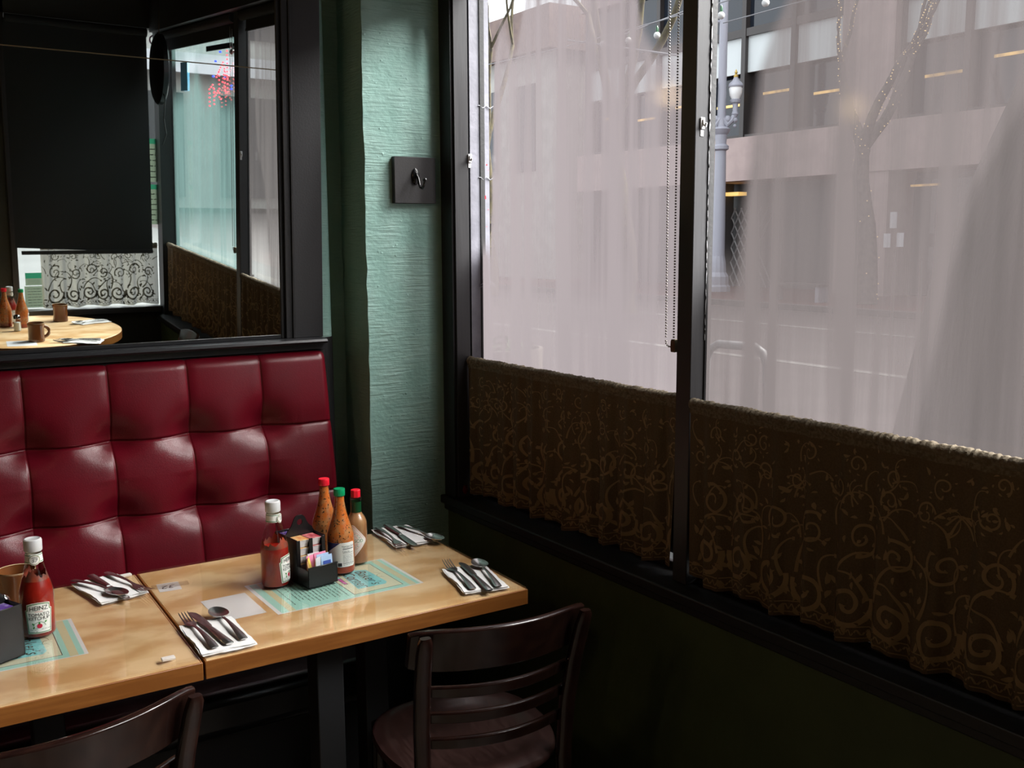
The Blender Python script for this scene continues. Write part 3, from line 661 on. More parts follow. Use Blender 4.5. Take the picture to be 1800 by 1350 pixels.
def adhesive_hook(loc, label):
    root = thing('adhesive_hook', label, 'hook', loc, 0, 'clear adhesive hooks on the window frame')
    return root
hp = adhesive_hook((1.024, .7755, 1.755), 'small clear plastic hook on the pillar-side window jamb')
MB().box(-.006, .006, -.0035, 0, -.012, .013).build('back_plate', 'clip', hp, bevel=.0015)
MB().tube([(0, -.004, .008), (0, -.006, -.002), (0, -.011, -.006), (0, -.013, .001)], .003, 8).build('hook_tongue', 'clip', hp)
MB().box(-.0045, .0045, -.001, 0, -.026, -.012).build('adhesive_tab', 'clip', hp, bevel=.0004)
dup(hp, (wx(-.178, 1.040), -.1785, 1.762), 0, 'small clear plastic hook on the near mullion')
h3 = dup(hp, (wx(-1.0, 1.03), -.9995, 1.72), pi, 'small clear plastic hook on the far mullion, seen in the mirror')
# red pot on the sill at the corner
pt = thing('red_shaker', 'small red ceramic shaker in the sill corner by the pillar', 'shaker', (.998, .795, .747))
MB().lathe([(.012, 0), (.019, .008), (.022, .022), (.020, .036), (.013, .046), (.004, .049)], 20).build('body', 'redball', pt)
mb = MB()
for k in range(6): mb.ball((.008*cos(k), .008*sin(k), .048), .0014, 6, 4)
mb.build('hole', 'ink', pt)

# ------------------------------------------------------------------ bench (banquette)
bench = thing('banquette', 'oxblood red button-tufted banquette under the mirror', 'bench', (-.4, .7, 0))
L = bench.location
CXs = [.608-.1985*k for k in range(0, 14)]; RZ = [1.214, 1.012, .820, .62, .60]
def pad(x, z):
    y = .842+(z-1.012)*.185
    u = (.608-x)/.1985; du = (u-round(u))*.1985
    if round(u) == 0: du = 9
    # nearest row seam
    dz = min((abs(z-r), z-r) for r in RZ[1:3])
    az, sz = dz
    y += .0026*math.exp(-(du/.0026)**2) + .0022*math.exp(-(du/.012)**2)
    y += .004*math.exp(-(az/.0032)**2)
    y += .007*math.exp(-(az/(.035 if sz > 0 else .018))**2)*(.4+.6*math.exp(-(du/.07)**2))
    y += .031*math.exp(-((du/.050)**2+(sz/(.058 if sz > 0 else .034))**2))
    # puff out between seams
    uu = (.608-x)/.1985 % 1
    r0 = [r for r in RZ if r <= z+1e-6]; r1 = [r for r in RZ if r >= z-1e-6]
    lo = r0[0] if r0 else RZ[-1]; hi = r1[-1] if r1 else RZ[0]
    vv = (z-lo)/(hi-lo) if hi > lo else 0
    y -= .005*(max(0, sin(pi*uu))**.8)*(max(0, sin(pi*min(1, vv)))**.8) if hi < 1.2 else .006*(max(0, sin(pi*uu))**.7)*max(0, sin(pi*(.02+.75*vv)))**.7
    # rolled top and right edges
    t = max(0, (z-1.185)/.029); y += .034*(1-math.sqrt(max(0, 1-min(1, t)**2)))
    e = max(0, (x-.582)/.026); y += .036*(1-math.sqrt(max(0, 1-min(1, e)**2)))
    return min(y, .926)
X0 = -1.55
zs = []
z = .60
while z < 1.2135:
    zs.append(z); near = min(abs(z-r) for r in RZ[1:3]); z += .0016 if near < .012 else (.004 if near < .04 else .006)
    if z > 1.185: z -= .003
zs.append(1.214)
xs = []; x = X0
while x < .6075:
    xs.append(x); u = (.608-x)/.1985; near = abs(u-round(u))*.1985
    x += .0016 if near < .010 else .006
    if x > .58: x -= .003 if near > .01 else 0
xs.append(.608)
mb = MB(); nx = len(xs)
vs = [Vector((x, pad(x, z), z))-L for z in zs for x in xs]
fs = [(j*nx+i, j*nx+i+1, (j+1)*nx+i+1, (j+1)*nx+i) for j in range(len(zs)-1) for i in range(nx-1)]
mb.add(vs, fs)
mb.build('backrest', 'leather', bench, smooth=80)
mb = MB(); mb.box(X0, .606, .895, .928, .12, 1.212); mb.v = [p-L for p in mb.v]; mb.build('back_board', 'black_paint', bench, smooth=0)
mb = MB(); mb.box(X0, .585, .46, .84, .34, .455); mb.v = [p-L for p in mb.v]; mb.build('seat_cushion', 'black_vinyl', bench, bevel=.03, seg=4)
mb = MB(); mb.box(X0, .585, .52, .86, 0, .34); mb.v = [p-L for p in mb.v]; mb.build('base', 'black_paint', bench, smooth=0)
# ledge rail above the bench
mb = MB()
prof = [(.930, 1.232), (.874, 1.232), (.866, 1.234), (.862, 1.239), (.866, 1.245), (.874, 1.247), (.893, 1.2475), (.930, 1.2475)]
mb.loft([[(x, y, z) for y, z in prof] for x in (X0, .6045)])
mb.box(X0, .604, .885, .930, 1.216, 1.232)
struct(mb.build('trim_10', 'rail'), 'black ledge rail between the bench and the mirror')

# ------------------------------------------------------------------ mirror, leaning a little forward
dM, eM = math.radians(1.08), math.radians(2.955)
nM = Vector((sin(dM)*cos(eM), -cos(dM)*cos(eM), -sin(eM))); yM = -nM; xM = Vector((cos(dM), sin(dM), 0)); zM = xM.cross(yM)
oM = Vector((.3077, .9231, 1.2346))
MM = Matrix(((xM.x, yM.x, zM.x, oM.x), (xM.y, yM.y, zM.y, oM.y), (xM.z, yM.z, zM.z, oM.z), (0, 0, 0, 1)))
mir = thing('wall_mirror', 'large black-framed mirror above the red bench, in two panes', 'mirror', M4=MM)
o = MB().box(-1.85, .1825, 0, .004, .0245, .742).build('mirror_pane', 'mirror', mir, smooth=0); o['label'] = 'tall lower mirror pane'
o = MB().box(-1.85, .1825, 0, .004, .7435, 1.36).build('mirror_pane', 'mirror', mir, smooth=0); o['label'] = 'upper mirror pane'
MB().box(-1.85, .1825, -.0012, 0, .7415, .744).build('pane_seam', 'pale_line', mir, smooth=0)
mb = MB(); mb.box(.1825, .194, -.004, .01, .0135, 1.38); mb.box(.194, .213, -.012, .01, .0135, 1.38); mb.box(.213, .221, -.016, .01, .0135, 1.38)
mb.build('inner_stile', 'black_paint', mir, bevel=.0015)
MB().box(.221, .305, -.010, .004, .0135, 1.38).build('outer_stile', 'stile', mir, bevel=.001)
MB().box(-1.85, .1825, -.002, .004, .0135, .0245).build('bottom_bead', 'rail', mir, bevel=.001)

# hook board on the pillar
hb = thing('coat_hook', 'black coat hook on a square black board on the teal pillar', 'coat hook', (.874, .846, 1.692))
bd = MB().box(-.0665, .0665, -.017, .004, -.066, .066).build('board', 'charcoal', hb, bevel=.0015, seg=1)
mb = MB(); mb.ball((0, -.018, .011), .013, 16, 10, 0, (1.0, .5, 1.85))
pts = [(.0, -.024, .016), (.001, -.033, .005), (.002, -.037, -.010), (.002, -.044, -.021), (.002, -.056, -.024), (.002, -.067, -.016), (.002, -.072, -.006)]
mb.tube(pts, [.0042, .0042, .004, .0038, .0036, .0036, .0036], 10); mb.ball((.002, -.073, -.002), .0062, 12, 8); mb.tube([(0, -.022, .02), (.0, -.028, .022)], .0028, 8)
mb.build('hook', 'hook', bd, smooth=60)

# ------------------------------------------------------------------ dining tables
ZT = 0.750
def dining_table(x0, W, D, label):
    t = thing('dining_table', label, 'table', (x0+W/2, D/2, 0), 0, 'wooden dining tables')
    hx, hy = W/2, D/2
    MB().box(-hx+.004, hx-.004, -hy+.004, hy-.004, .712, .7448).build('table_top', 'table_top', t, smooth=0)
    mb = MB(); e = .004
    ring = lambda z: None
    mb.box(-hx, hx, -hy, -hy+e, .710, .7445); mb.box(-hx, hx, hy-e, hy, .710, .7445)
    mb.box(-hx, -hx+e, -hy+e, hy-e, .710, .7445); mb.box(hx-e, hx, -hy+e, hy-e, .710, .7445)
    o = mb.build('edge_band', 'table_edge', t, bevel=.0012, seg=2); o['label'] = 'thick maple edge band'
    o = MB().box(-hx+.003, hx-.003, -hy+.003, hy-.003, .7462, .750).build('cover_sheet', 'acrylic', t, smooth=0); o['label'] = 'clear acrylic cover sheet'
    MB().box(-hx+.08, hx-.08, -.16, .16, .688, .711).build('apron', 'black_steel', t, smooth=0)
    for a, b in ((-.075, -.165), (.125, .045)):
        MB().box(a-.030, a+.030, b-.030, b+.030, .03, .69).build('leg', 'black_steel', t, bevel=.003)
    MB().box(-.26, .26, -.03, .03, .0, .03).build('base_plate', 'black_steel', t, bevel=.004)
    MB().box(-.03, .03, -.24, .24, .0, .03).build('base_plate', 'black_steel', t, bevel=.004)
    return t
tabA = dining_table(0, .718, .589, 'wooden dining table nearest the windows, set for four')
tabB = dining_table(-.722, .718, .589, 'wooden dining table at the left, its end joined to the next')

# plastic tabs that hold the cover sheet
tb = MB().box(-.012, .012, -.0065, .0065, 0, .005).build('plastic_tab', 'tab', None, bevel=.001)
tb.location = (-.058, .036, ZT); tag(tb, 'milky plastic tab on the front edge of the left table', 'tab', 'plastic tabs on the left table')
c = tb.copy(); C.objects.link(c); c.location = (-.027, .570, ZT); c.rotation_euler = (0, 0, .1); c['label'] = 'milky plastic tab at the back corner of the left table'

# placemat menus under the cover
def menu(x0, x1, y0, y1, label, rz=0, flip=False):
    W = x1-x0; D = y1-y0; L = Vector(((x0+x1)/2, (y0+y1)/2, .7450)); t = MB()
    hx, hy = W/2, D/2
    t.box(-hx, hx, -hy, hy, 0, .0002, 0)
    def fl(pts, m, k): t.prism(pts, .0002, .0002+.00006*k, m)
    fl(rect(-hx+.009, hx-.007, -hy+.003, hy-.003), 1, 1)
    for a in (-hx+.026, hx-.032): fl(rect(a, a+.015, -hy+.003, hy-.003), 2, 2)
    rnd = random.Random(int(abs(x0)*1000)+3)
    # logo panel at the +x end
    px0, px1 = hx-.165, hx-.043; e = .0016
    fl(rect(px0, px1, -hy+.018, hy-.018), 7, 2); fl(rect(px0+e, px1-e, -hy+.018+e, hy-.018-e), 3, 3)
    cxp = (px0+px1)/2
    blob = [(cxp-.038, -.060), (cxp-.030, .062), (cxp+.0, .068), (cxp+.034, .050), (cxp+.038, -.050), (cxp+.030, -.062)]
    fl(blob, 4, 4)
    fl([(cxp-.052, -.015), (cxp-.043, -.018), (cxp-.041, .045), (cxp-.051, .048)], 7, 5)
    fl([(cxp-.0505, -.012), (cxp-.044, -.015), (cxp-.0425, .024), (cxp-.05, .026)], 5, 6); fl([(cxp-.050, .028), (cxp-.0425, .027), (cxp-.042, .044), (cxp-.0495, .046)], 4, 6)
    zz = .0002+.00006*7
    # lettering reads from the -x side: text x runs along -y, text up along +x
    for s, dx, sz in (("Baker's", .013, .036), ('Corner', -.018, .036)):
        t.flat(text(s, sz, .25), lambda a, b, dx=dx: (cxp+dx+b, -a, zz), 6)
    t.flat(strip([(cxp+.042+.007*sin(i*.9), .02-.005*i+.004*cos(i*1.7)) for i in range(9)], .0009), lambda a, b: (a, b, zz), 6)
    t.flat(strip([(cxp-.031-.0015*sin(i), -.055+.012*i) for i in range(8)], .0012), lambda a, b: (a, b, zz), 6)
    xx = px0-.012; k = 0
    while xx > -hx+.048:
        inset = 0.01 if k not in (10, 11) else .055
        if k == 12: xx -= .008
        for q in squiggle(-hy+.014+rnd.uniform(0, .02)+(.03 if inset > .02 else 0), hy-.014-rnd.uniform(0, .02)-inset*.5, 0, .0042, rnd, .0011):
            t.flat(q, lambda a, b, xx=xx: (xx+b*1.2, -a, zz), 6)
        xx -= .0092; k += 1
    o = t.build('menu_placemat', ['card', 'mat_teal', 'mat_cream', 'mat_panel', 'mat_blue', 'mat_pink', 'brown_ink', 'brown_ink'], None, smooth=0)
    o.location = L; o.rotation_euler = (0, 0, rz)
    return tag(o, label, 'placemat', 'teal menu placemats under the covers')
menu(.191, .538, .160, .372, 'teal printed menu placemat under the condiment cluster', .03)
menu(-.526, -.176, .160, .370, 'teal printed menu placemat on the left table', 0)
# blank white card (its printed code left out) and the number card
o = MB().box(-.049, .049, -.071, .071, 0, .0004).build('table_card', 'card', None, smooth=0); o.location = (.128, .2515, .7450); o.rotation_euler = (0, 0, .02)
tag(o, 'blank white card lying between the number card and the teal menu', 'card')
# small square plan frame as a quiet stand-in border
nb = thing('number_card', 'small white card numbered 32 taped by the table joint', 'card', (.043, .456, .7450), -.09)
pp = MB().box(-.024, .024, -.0285, .0285, 0, .0003).build('paper', 'card', nb, smooth=0)
mb = MB(); mb.flat(text('32', .030, .25), lambda a, b: (-a, -b, .0007)); mb.build('number', 'ink', pp, smooth=0)
MB().box(-.036, .044, -.011+.004, .011+.012, .0005, .0006).build('tape_strip', 'acrylic', nb, smooth=0)

# ------------------------------------------------------------------ napkins and cutlery
rnd = random.Random(11)
def napkin_proto():
    mb = MB()
    for k, (dx, dy, s) in enumerate(((0.002, -.002, 1.0), (-.001, .001, .985), (0, 0, .97))):
        n = 22; hx, hy = .052*s, .086*s
        def top(u, v, z):
            ex = .0012*sin(9*v+k)+.0006*sin(31*v); ey = .0016*sin(8*u+2*k)+.0008*sin(27*u)
            return (dx+(2*u-1)*hx+ex*(1 if u > .5 else -1)*abs(2*u-1), dy+(2*v-1)*hy+ey*abs(2*v-1), z+.0006*sin(14*u+5*v+k)*sin(11*v)+.0012*(abs(2*u-1)**6)*(k == 2)*sin(5*v))
        z0 = .0012+.0016*k
        a = [top(i/(n-1), j/(n-1), z0) for j in range(n) for i in range(n)]; b = [(p[0], p[1], .0004+.0016*k) for p in a]
        f = [(j*n+i, j*n+i+1, (j+1)*n+i+1, (j+1)*n+i) for j in range(n-1) for i in range(n-1)]
        off = n*n; fb = [(x[3]+off, x[2]+off, x[1]+off, x[0]+off) for x in f]
        per = [i for i in range(n)]+[j*n+n-1 for j in range(1, n)]+[(n-1)*n+i for i in range(n-2, -1, -1)]+[j*n for j in range(n-2, 0, -1)]
        side = [(per[i]+off, per[(i+1) % len(per)]+off, per[(i+1) % len(per)], per[i]) for i in range(len(per))]
        mb.add(a+b, f+fb+side)
    return mb.build('paper_napkin', 'paper', None, smooth=50)
nap = napkin_proto()
def place(o, loc, rz, label, group, first=False, rx=0, rot=None):
    if not first: o = o.copy(); C.objects.link(o)
    o.location = loc; o.rotation_euler = rot or (rx, 0, rz); o['label'] = label; o['group'] = group
    return o
NG = 'folded paper napkins'
nap['category'] = 'napkin'
place(nap, (.643, .110, ZT), -.20, 'folded white napkin at the front corner by the window', NG, True)
place(nap, (.650, .505, ZT), -.066, 'folded white napkin at the back corner against the pillar', NG)
place(nap, (.050, .099, ZT), 0, 'folded white napkin at the table joint near the front edge', NG)
place(nap, (-.077, .500, ZT), .20, 'crumpled folded napkin at the back of the left table', NG)

def ell(y, xc, wd, z, t, n=10):
    return [(xc+wd/2*cos(2*pi*i/n), y, z+t/2*sin(2*pi*i/n)) for i in range(n)]
def fork_proto():
    mb = MB()
    S = [(.000, .013, .0026, .0022), (.003, .0165, .0028, .0026), (.02, .0165, .0042, .0026), (.045, .0130, .0062, .0026), (.075, .0095, .0072, .0026), (.10, .0072, .0066, .0028), (.118, .0068, .0048, .0028), (.130, .0100, .0036, .0024), (.140, .0190, .0022, .0020), (.150, .0225, .0016, .0018), (.158, .0230, .0016, .0018)]
    mb.loft([ell(y, 0, a, z+.001, t) for y, a, z, t in S])
    for k in range(4):
        xc = -.0090+.0060*k
        mb.loft([ell(y, xc*s, a, z+.001, t, 8) for y, a, z, t, s in ((.155, .0042, .0016, .0016, 1), (.170, .0034, .0024, .0016, 1.0), (.185, .0030, .0044, .0015, 1.0), (.197, .0024, .0072, .0013, 1), (.203, .0010, .0088, .0010, 1))])
    return mb.build('fork', 'steel', None, smooth=60)
def knife_proto():
    mb = MB()
    S = [(.000, .016, .0036, .004), (.004, .019, .004, .0056), (.03, .0185, .004, .006), (.07, .0150, .0044, .006), (.098, .0118, .0046, .006), (.106, .0105, .0044, .0052)]
    mb.loft([ell(y, 0, a, z, t) for y, a, z, t in S])
    S = [(.104, 0, .010, .0040, .0024), (.110, .001, .0150, .004, .0018), (.14, .0018, .0175, .0038, .0015), (.18, .0018, .0180, .0034, .0013), (.198, .0012, .0160, .003, .0012), (.207, 0.0, .0095, .0028, .0010), (.210, -.0015, .003, .0028, .0008)]
    mb.loft([ell(y, xc, a, z, t) for y, xc, a, z, t in S])
    return mb.build('table_knife', 'steel', None, smooth=60)
def spoon_proto():
    mb = MB()
    S = [(.000, .013, .0028, .0022), (.003, .0165, .003, .0026), (.02, .0165, .0044, .0026), (.045, .0130, .0064, .0026), (.075, .0095, .0078, .0026), (.10, .0070, .0080, .0028), (.118, .0064, .0066, .0028), (.130, .0074, .0062, .0022)]
    mb.loft([ell(y, 0, a, z+.001, t) for y, a, z, t in S])
    n = 28; R = 8; vs = []; fs = []
    def pt(r, a, dz):
        yy = sin(a); wd = .0195*(1-.10*yy)
        return (r*wd*cos(a), .160+r*.0325*yy, .0082-.0068*(1-r*r)+.001*(yy*r < -.7)+dz)
    for sgn, dz in ((0, 0), (1, -.0012)):
        o = len(vs)
        vs.append(pt(0, 0, dz))
        for k in range(1, R+1):
            for j in range(n): vs.append(pt(k/R, 2*pi*j/n, dz))
        for j in range(n):
            t = (o, o+1+j, o+1+(j+1) % n); fs.append(t if not sgn else t[::-1])
        for k in range(R-1):
            for j in range(n):
                q = (o+1+k*n+j, o+1+(k+1)*n+j, o+1+(k+1)*n+(j+1) % n, o+1+k*n+(j+1) % n); fs.append(q if not sgn else q[::-1])
    a = 1+(R-1)*n; b = len(vs)//2+1+(R-1)*n
    for j in range(n): fs.append((a+j, b+j, b+(j+1) % n, a+(j+1) % n))
    mb.add(vs, fs)
    return mb.build('spoon', 'steel', None, smooth=60)
fk, kn, sn = fork_proto(), knife_proto(), spoon_proto()
for o, c in ((fk, 'fork'), (kn, 'knife'), (sn, 'spoon')): o['category'] = c
used = set()
def cut(o, tail, head, label, z=ZT+.0048, roll=0):
    dx, dy = head[0]-tail[0], head[1]-tail[1]; rz = math.atan2(-dx, dy)
    f = o not in used; used.add(o)
    place(o, (tail[0], tail[1], z), rz, label, {'fork': 'steel forks on the napkins', 'knife': 'steel knives on the napkins', 'spoon': 'steel spoons on the napkins'}[o['category']], f, rot=(0, roll, rz))
cut(fk, (.597, .036), (.638, .243), 'fork with tines up on the napkin at the front window corner')
cut(kn, (.622, .008), (.664, .216), 'knife on the napkin at the front window corner')
cut(sn, (.652, .018), (.703, .210), 'spoon on the napkin at the front window corner')
cut(fk, (.617, .588), (.607, .44), 'fork on the back napkin against the teal pillar')
cut(kn, (.650, .600), (.636, .392), 'knife on the back napkin against the teal pillar')
cut(sn, (.676, .575), (.700, .440), 'spoon on the back napkin against the teal pillar')
cut(fk, (.026, .025), (.017, .235), 'fork on the napkin at the table joint')
cut(kn, (.055, .028), (.036, .212), 'knife on the napkin at the table joint')
cut(sn, (.085, .035), (.080, .225), 'spoon on the napkin at the table joint, mirroring two lamps')
cut(sn, (-.140, .583), (-.077, .452), 'spoon on the crumpled napkin of the left table')
cut(kn, (-.100, .598), (-.055, .384), 'knife on the crumpled napkin of the left table')
cut(fk, (-.066, .598), (-.017, .439), 'fork on the crumpled napkin of the left table')

# ------------------------------------------------------------------ bottles
def wrapper(r, a0, z0=0, off=.0004):
    return lambda k: (lambda u, v: ((r+off+k*.00022)*cos(a0+u/r), (r+off+k*.00022)*sin(a0+u/r), z0+v))
def ketchup(loc, rz, label, fill, cap_note=None):
    t = thing('ketchup_bottle', label, 'ketchup bottle', loc, rz, 'ketchup bottles')
    R = .0318
    body = [(.0, 0), (.026, 0), (.030, .002), (R, .006), (R, .082), (.0312, .092), (.0282, .104), (.0232, .120), (.0188, .136), (.0160, .150), (.0149, .160), (.0146, .166), (.0138, .168), (.0138, .172)]
    gb = MB().lathe(body[1:], 36).build('glass_body', 'glass', t)
    ins = [(max(0, r-.0015), max(z, .002)) for r, z in body if z <= fill]
    rf = next(((a[0]+(b[0]-a[0])*(fill-a[1])/(b[1]-a[1])) for a, b in zip(body, body[1:]) if a[1] <= fill <= b[1] and b[1] > a[1]), .02)-.0015
    ins = ins[1:]+[(rf, fill), (rf*.5, fill+.001)]
    MB().lathe(ins, 36).build('ketchup', 'ketchup', t)
    # sauce clinging to the inside above the level
    mb = MB(); n = 48; rr = random.Random(int(fill*1e4)); hs = [fill+.006+.010*rr.random()+.012*max(0, sin(3*2*pi*j/n+1)) for j in range(n)]
    def rad(z):
        for a, b in zip(body, body[1:]):
            if a[1] <= z <= b[1] and b[1] > a[1]: return a[0]+(b[0]-a[0])*(z-a[1])/(b[1]-a[1])
        return .012
    rings = []
    for k in range(5):
        rings.append([((rad(fill+(hs[j]-fill)*k/4)-.0012)*cos(2*pi*j/n), (rad(fill+(hs[j]-fill)*k/4)-.0012)*sin(2*pi*j/n), fill+(hs[j]-fill)*k/4) for j in range(n)])
    mb.loft(rings, 0, True, False); mb.build('sauce_smear', 'smear', t)
    cp = MB(); cp.lathe([(.0162, .170), (.0169, .1715), (.0171, .190), (.0163, .193), (.0140, .1945), (.0118, .1938), (.011, .1932)], 30)
    cp.build('cap', 'white_cap', t, smooth=40)
    # neck label
    Wn = wrapper(.0163, -pi/2, 0, .0008)
    nl = MB()
    nl.lathe([(.0167, .1475), (.0153, .1655)], 32, (0, 0, 0), 0, False); nl.lathe([(.01678, .1488), (.01660, .1505)], 32, (0, 0, 0), 1, False); nl.lathe([(.01562, .1625), (.01550, .164)], 32, (0, 0, 0), 1, False)
    for k, (rad_, m) in enumerate(((.0108, 0), (.0098, 1), (.0090, 2), (.0084, 0))):
        nl.flat(polytri(circ(0, .155, rad_, 26), .002), Wn(3+k), m)
    nl.flat(text('HEINZ', .0042), lambda u, v: Wn(8)(u, .1595+v-.02*u*u*100), 3); nl.flat(text('57', .0088, .2), lambda u, v: Wn(8)(u, .1535+v), 3)
    nl.build('neck_label', ['label_white', 'label_green', 'label_gold', 'ink'], gb)
    # keystone body label
    Wb = wrapper(R, -pi/2)
    def key(s):
        P = [(-.0215, .010), (.0215, .010), (.0258, .054), (.0262, .0575), (.0225, .0585), (.0222, .0690), (.012, .0718), (0, .0728), (-.012, .0718), (-.0222, .0690), (-.0225, .0585), (-.0262, .0575), (-.0258, .054)]
        c = (0, .041); return [(c[0]+(x-c[0])*s, c[1]+(y-c[1])*(1-(1-s)*.72)) for x, y in P]
    lb = MB()
    for k, (s, m) in enumerate(((1, 0), (.955, 2), (.93, 1), (.86, 0))): lb.flat(polytri(key(s)), Wb(k), m)
    lb.flat(text('HEINZ', .0122, 0, 'CENTER', .95), lambda u, v: Wb(5)(u*.98, .0612+v*1.05-3.2*u*u), 3)
    lb.flat(polytri(rect(-.007, .007, .0542, .0550), .002), Wb(5), 4)
    lb.flat(text('TOMATO', .0092, 0, 'CENTER', .95), lambda u, v: Wb(5)(u, .0480+v), 3); lb.flat(text('KETCHUP', .0092, 0, 'CENTER', .90), lambda u, v: Wb(5)(u, .0405+v), 3)
    lb.flat(polytri(circ(0, .0255, .0048, 18), .002), Wb(5), 5)
    lb.flat(strip([(-.011, .025), (-.008, .031), (-.003, .0335), (.003, .0335), (.008, .031), (.011, .025)], .0008), Wb(5), 1)
    for cx, cy_, a in ((.011, .033, .8), (-.011, .030, 2.2), (-.010, .023, 4.2), (0, .031, 1.5)):
        lb.flat(polytri([(cx+.0034*cos(a), cy_+.0034*sin(a)), (cx+.0016*cos(a+1.6), cy_+.0016*sin(a+1.6)), (cx-.0034*cos(a), cy_-.0034*sin(a)), (cx+.0016*cos(a-1.6), cy_+.0016*sin(a-1.6))], .0015), Wb(6), 6)
    lb.flat(text('NET WT 14 OZ', .0026), lambda u, v: Wb(5)(u+.0115, .0185+v), 3)
    rr = random.Random(4)
    for yy in (.0205, .0175, .0145):
        for q in squiggle(-.018, -.004, yy, .0016, rr, .0006): lb.flat(q, Wb(5), 3)
    lb.build('front_label', ['label_white', 'label_green', 'label_gold', 'ink', 'label_pink', 'label_red', 'leaf'], gb)
    return t
ketchup((-.243, .309, ZT), -.05, 'full ketchup bottle on the left table, label facing the room', .112)
ketchup((.249, .329, ZT), .80, 'half-empty ketchup bottle by the black caddy on the window table', .088)

def sauce_bottle(loc, rz, label, cap, band, nutri, level=.055):
    t = thing('hot_sauce_bottle', label, 'hot sauce bottle', loc, rz, 'orange hot sauce bottles')
    R = .0322
    body = [(.027, 0), (.0312, .002), (R, .006), (R*.975, .010), (R, .0135), (R*.975, .0165), (R, .020), (R, .078), (R*.985, .0805), (R, .083), (.0310, .092), (.0262, .108), (.0202, .126), (.0152, .146), (.0126, .163), (.0114, .178), (.0112, .184)]
    gb = MB().lathe(body, 36).build('glass_body', 'glass', t)
    MB().lathe([(r-.0011, max(z, .002)) for r, z in body if z < .18]+[(.010, .180)], 36).build('sauce', 'hot', t)
    MB().lathe([(r-.0008, max(z, .0015)) for r, z in body if z <= level], 36, (0, 0, 0), 0, True).build('settled_sauce', 'hot_low', t)
    cp = MB(); n = 40
    cp.loft([[(r*(1+.03*(j % 2))*cos(2*pi*j/n), r*(1+.03*(j % 2))*sin(2*pi*j/n), z) for j in range(n)] for r, z in ((.0126, .182), (.0130, .183), (.0130, .197), (.0124, .1985))])
    cp.build('cap', cap, t, smooth=25)
    lb = MB(); Wb = wrapper(R, -pi/2)
    lb.flat(polytri([(-.038, .018), (.031, .018), (.034, .021), (.034, .073), (.031, .076), (-.038, .076)]), Wb(0), 0)
    lb.flat(polytri([(-.038, .050), (-.0365, .051), (-.002, .076), (-.038, .076)]), Wb(1), 1)
    lb.flat(strip([(-.038, .0485), (.001, .076)], .0014), Wb(2), 3)
    if nutri:
        lb.flat(text('Nutrition Facts', .0052), lambda u, v: Wb(2)(u+.0175, .0672+v), 2)
        for yy, th in ((.0600, .0016), (.0512, .0008), (.0470, .0005), (.0385, .0005), (.0260, .0010)):
            lb.flat(polytri(rect(.0035, .0315, yy, yy+th), .004), Wb(2), 2)
        lb.flat(text('Calories', .0052), lambda u, v: Wb(2)(u+.0115, .0548+v), 2)
        rr = random.Random(9)
        for yy in (.0640, .0440, .0415, .0355, .0325, .0295, .0232): 
            for q in squiggle(.004, .030, yy, .0016, rr, .0005): lb.flat(q, Wb(2), 2)
        lb.flat(polytri(rect(-.008, .001, .020, .028), .003), Wb(2), 2)
    lb.build('label', ['label_white', 'label_navy', 'ink', 'label_gold'], gb)
    return t
hotA = sauce_bottle((.411, .335, ZT), -.37, 'green-capped hot sauce bottle with a white facts label, nearest of three', 'green_cap', 0, True)
hotB = sauce_bottle((.418, .448, ZT), 2.2, 'red-capped speckled hot sauce bottle behind the black caddy', 'red_cap', 0, False, .04)

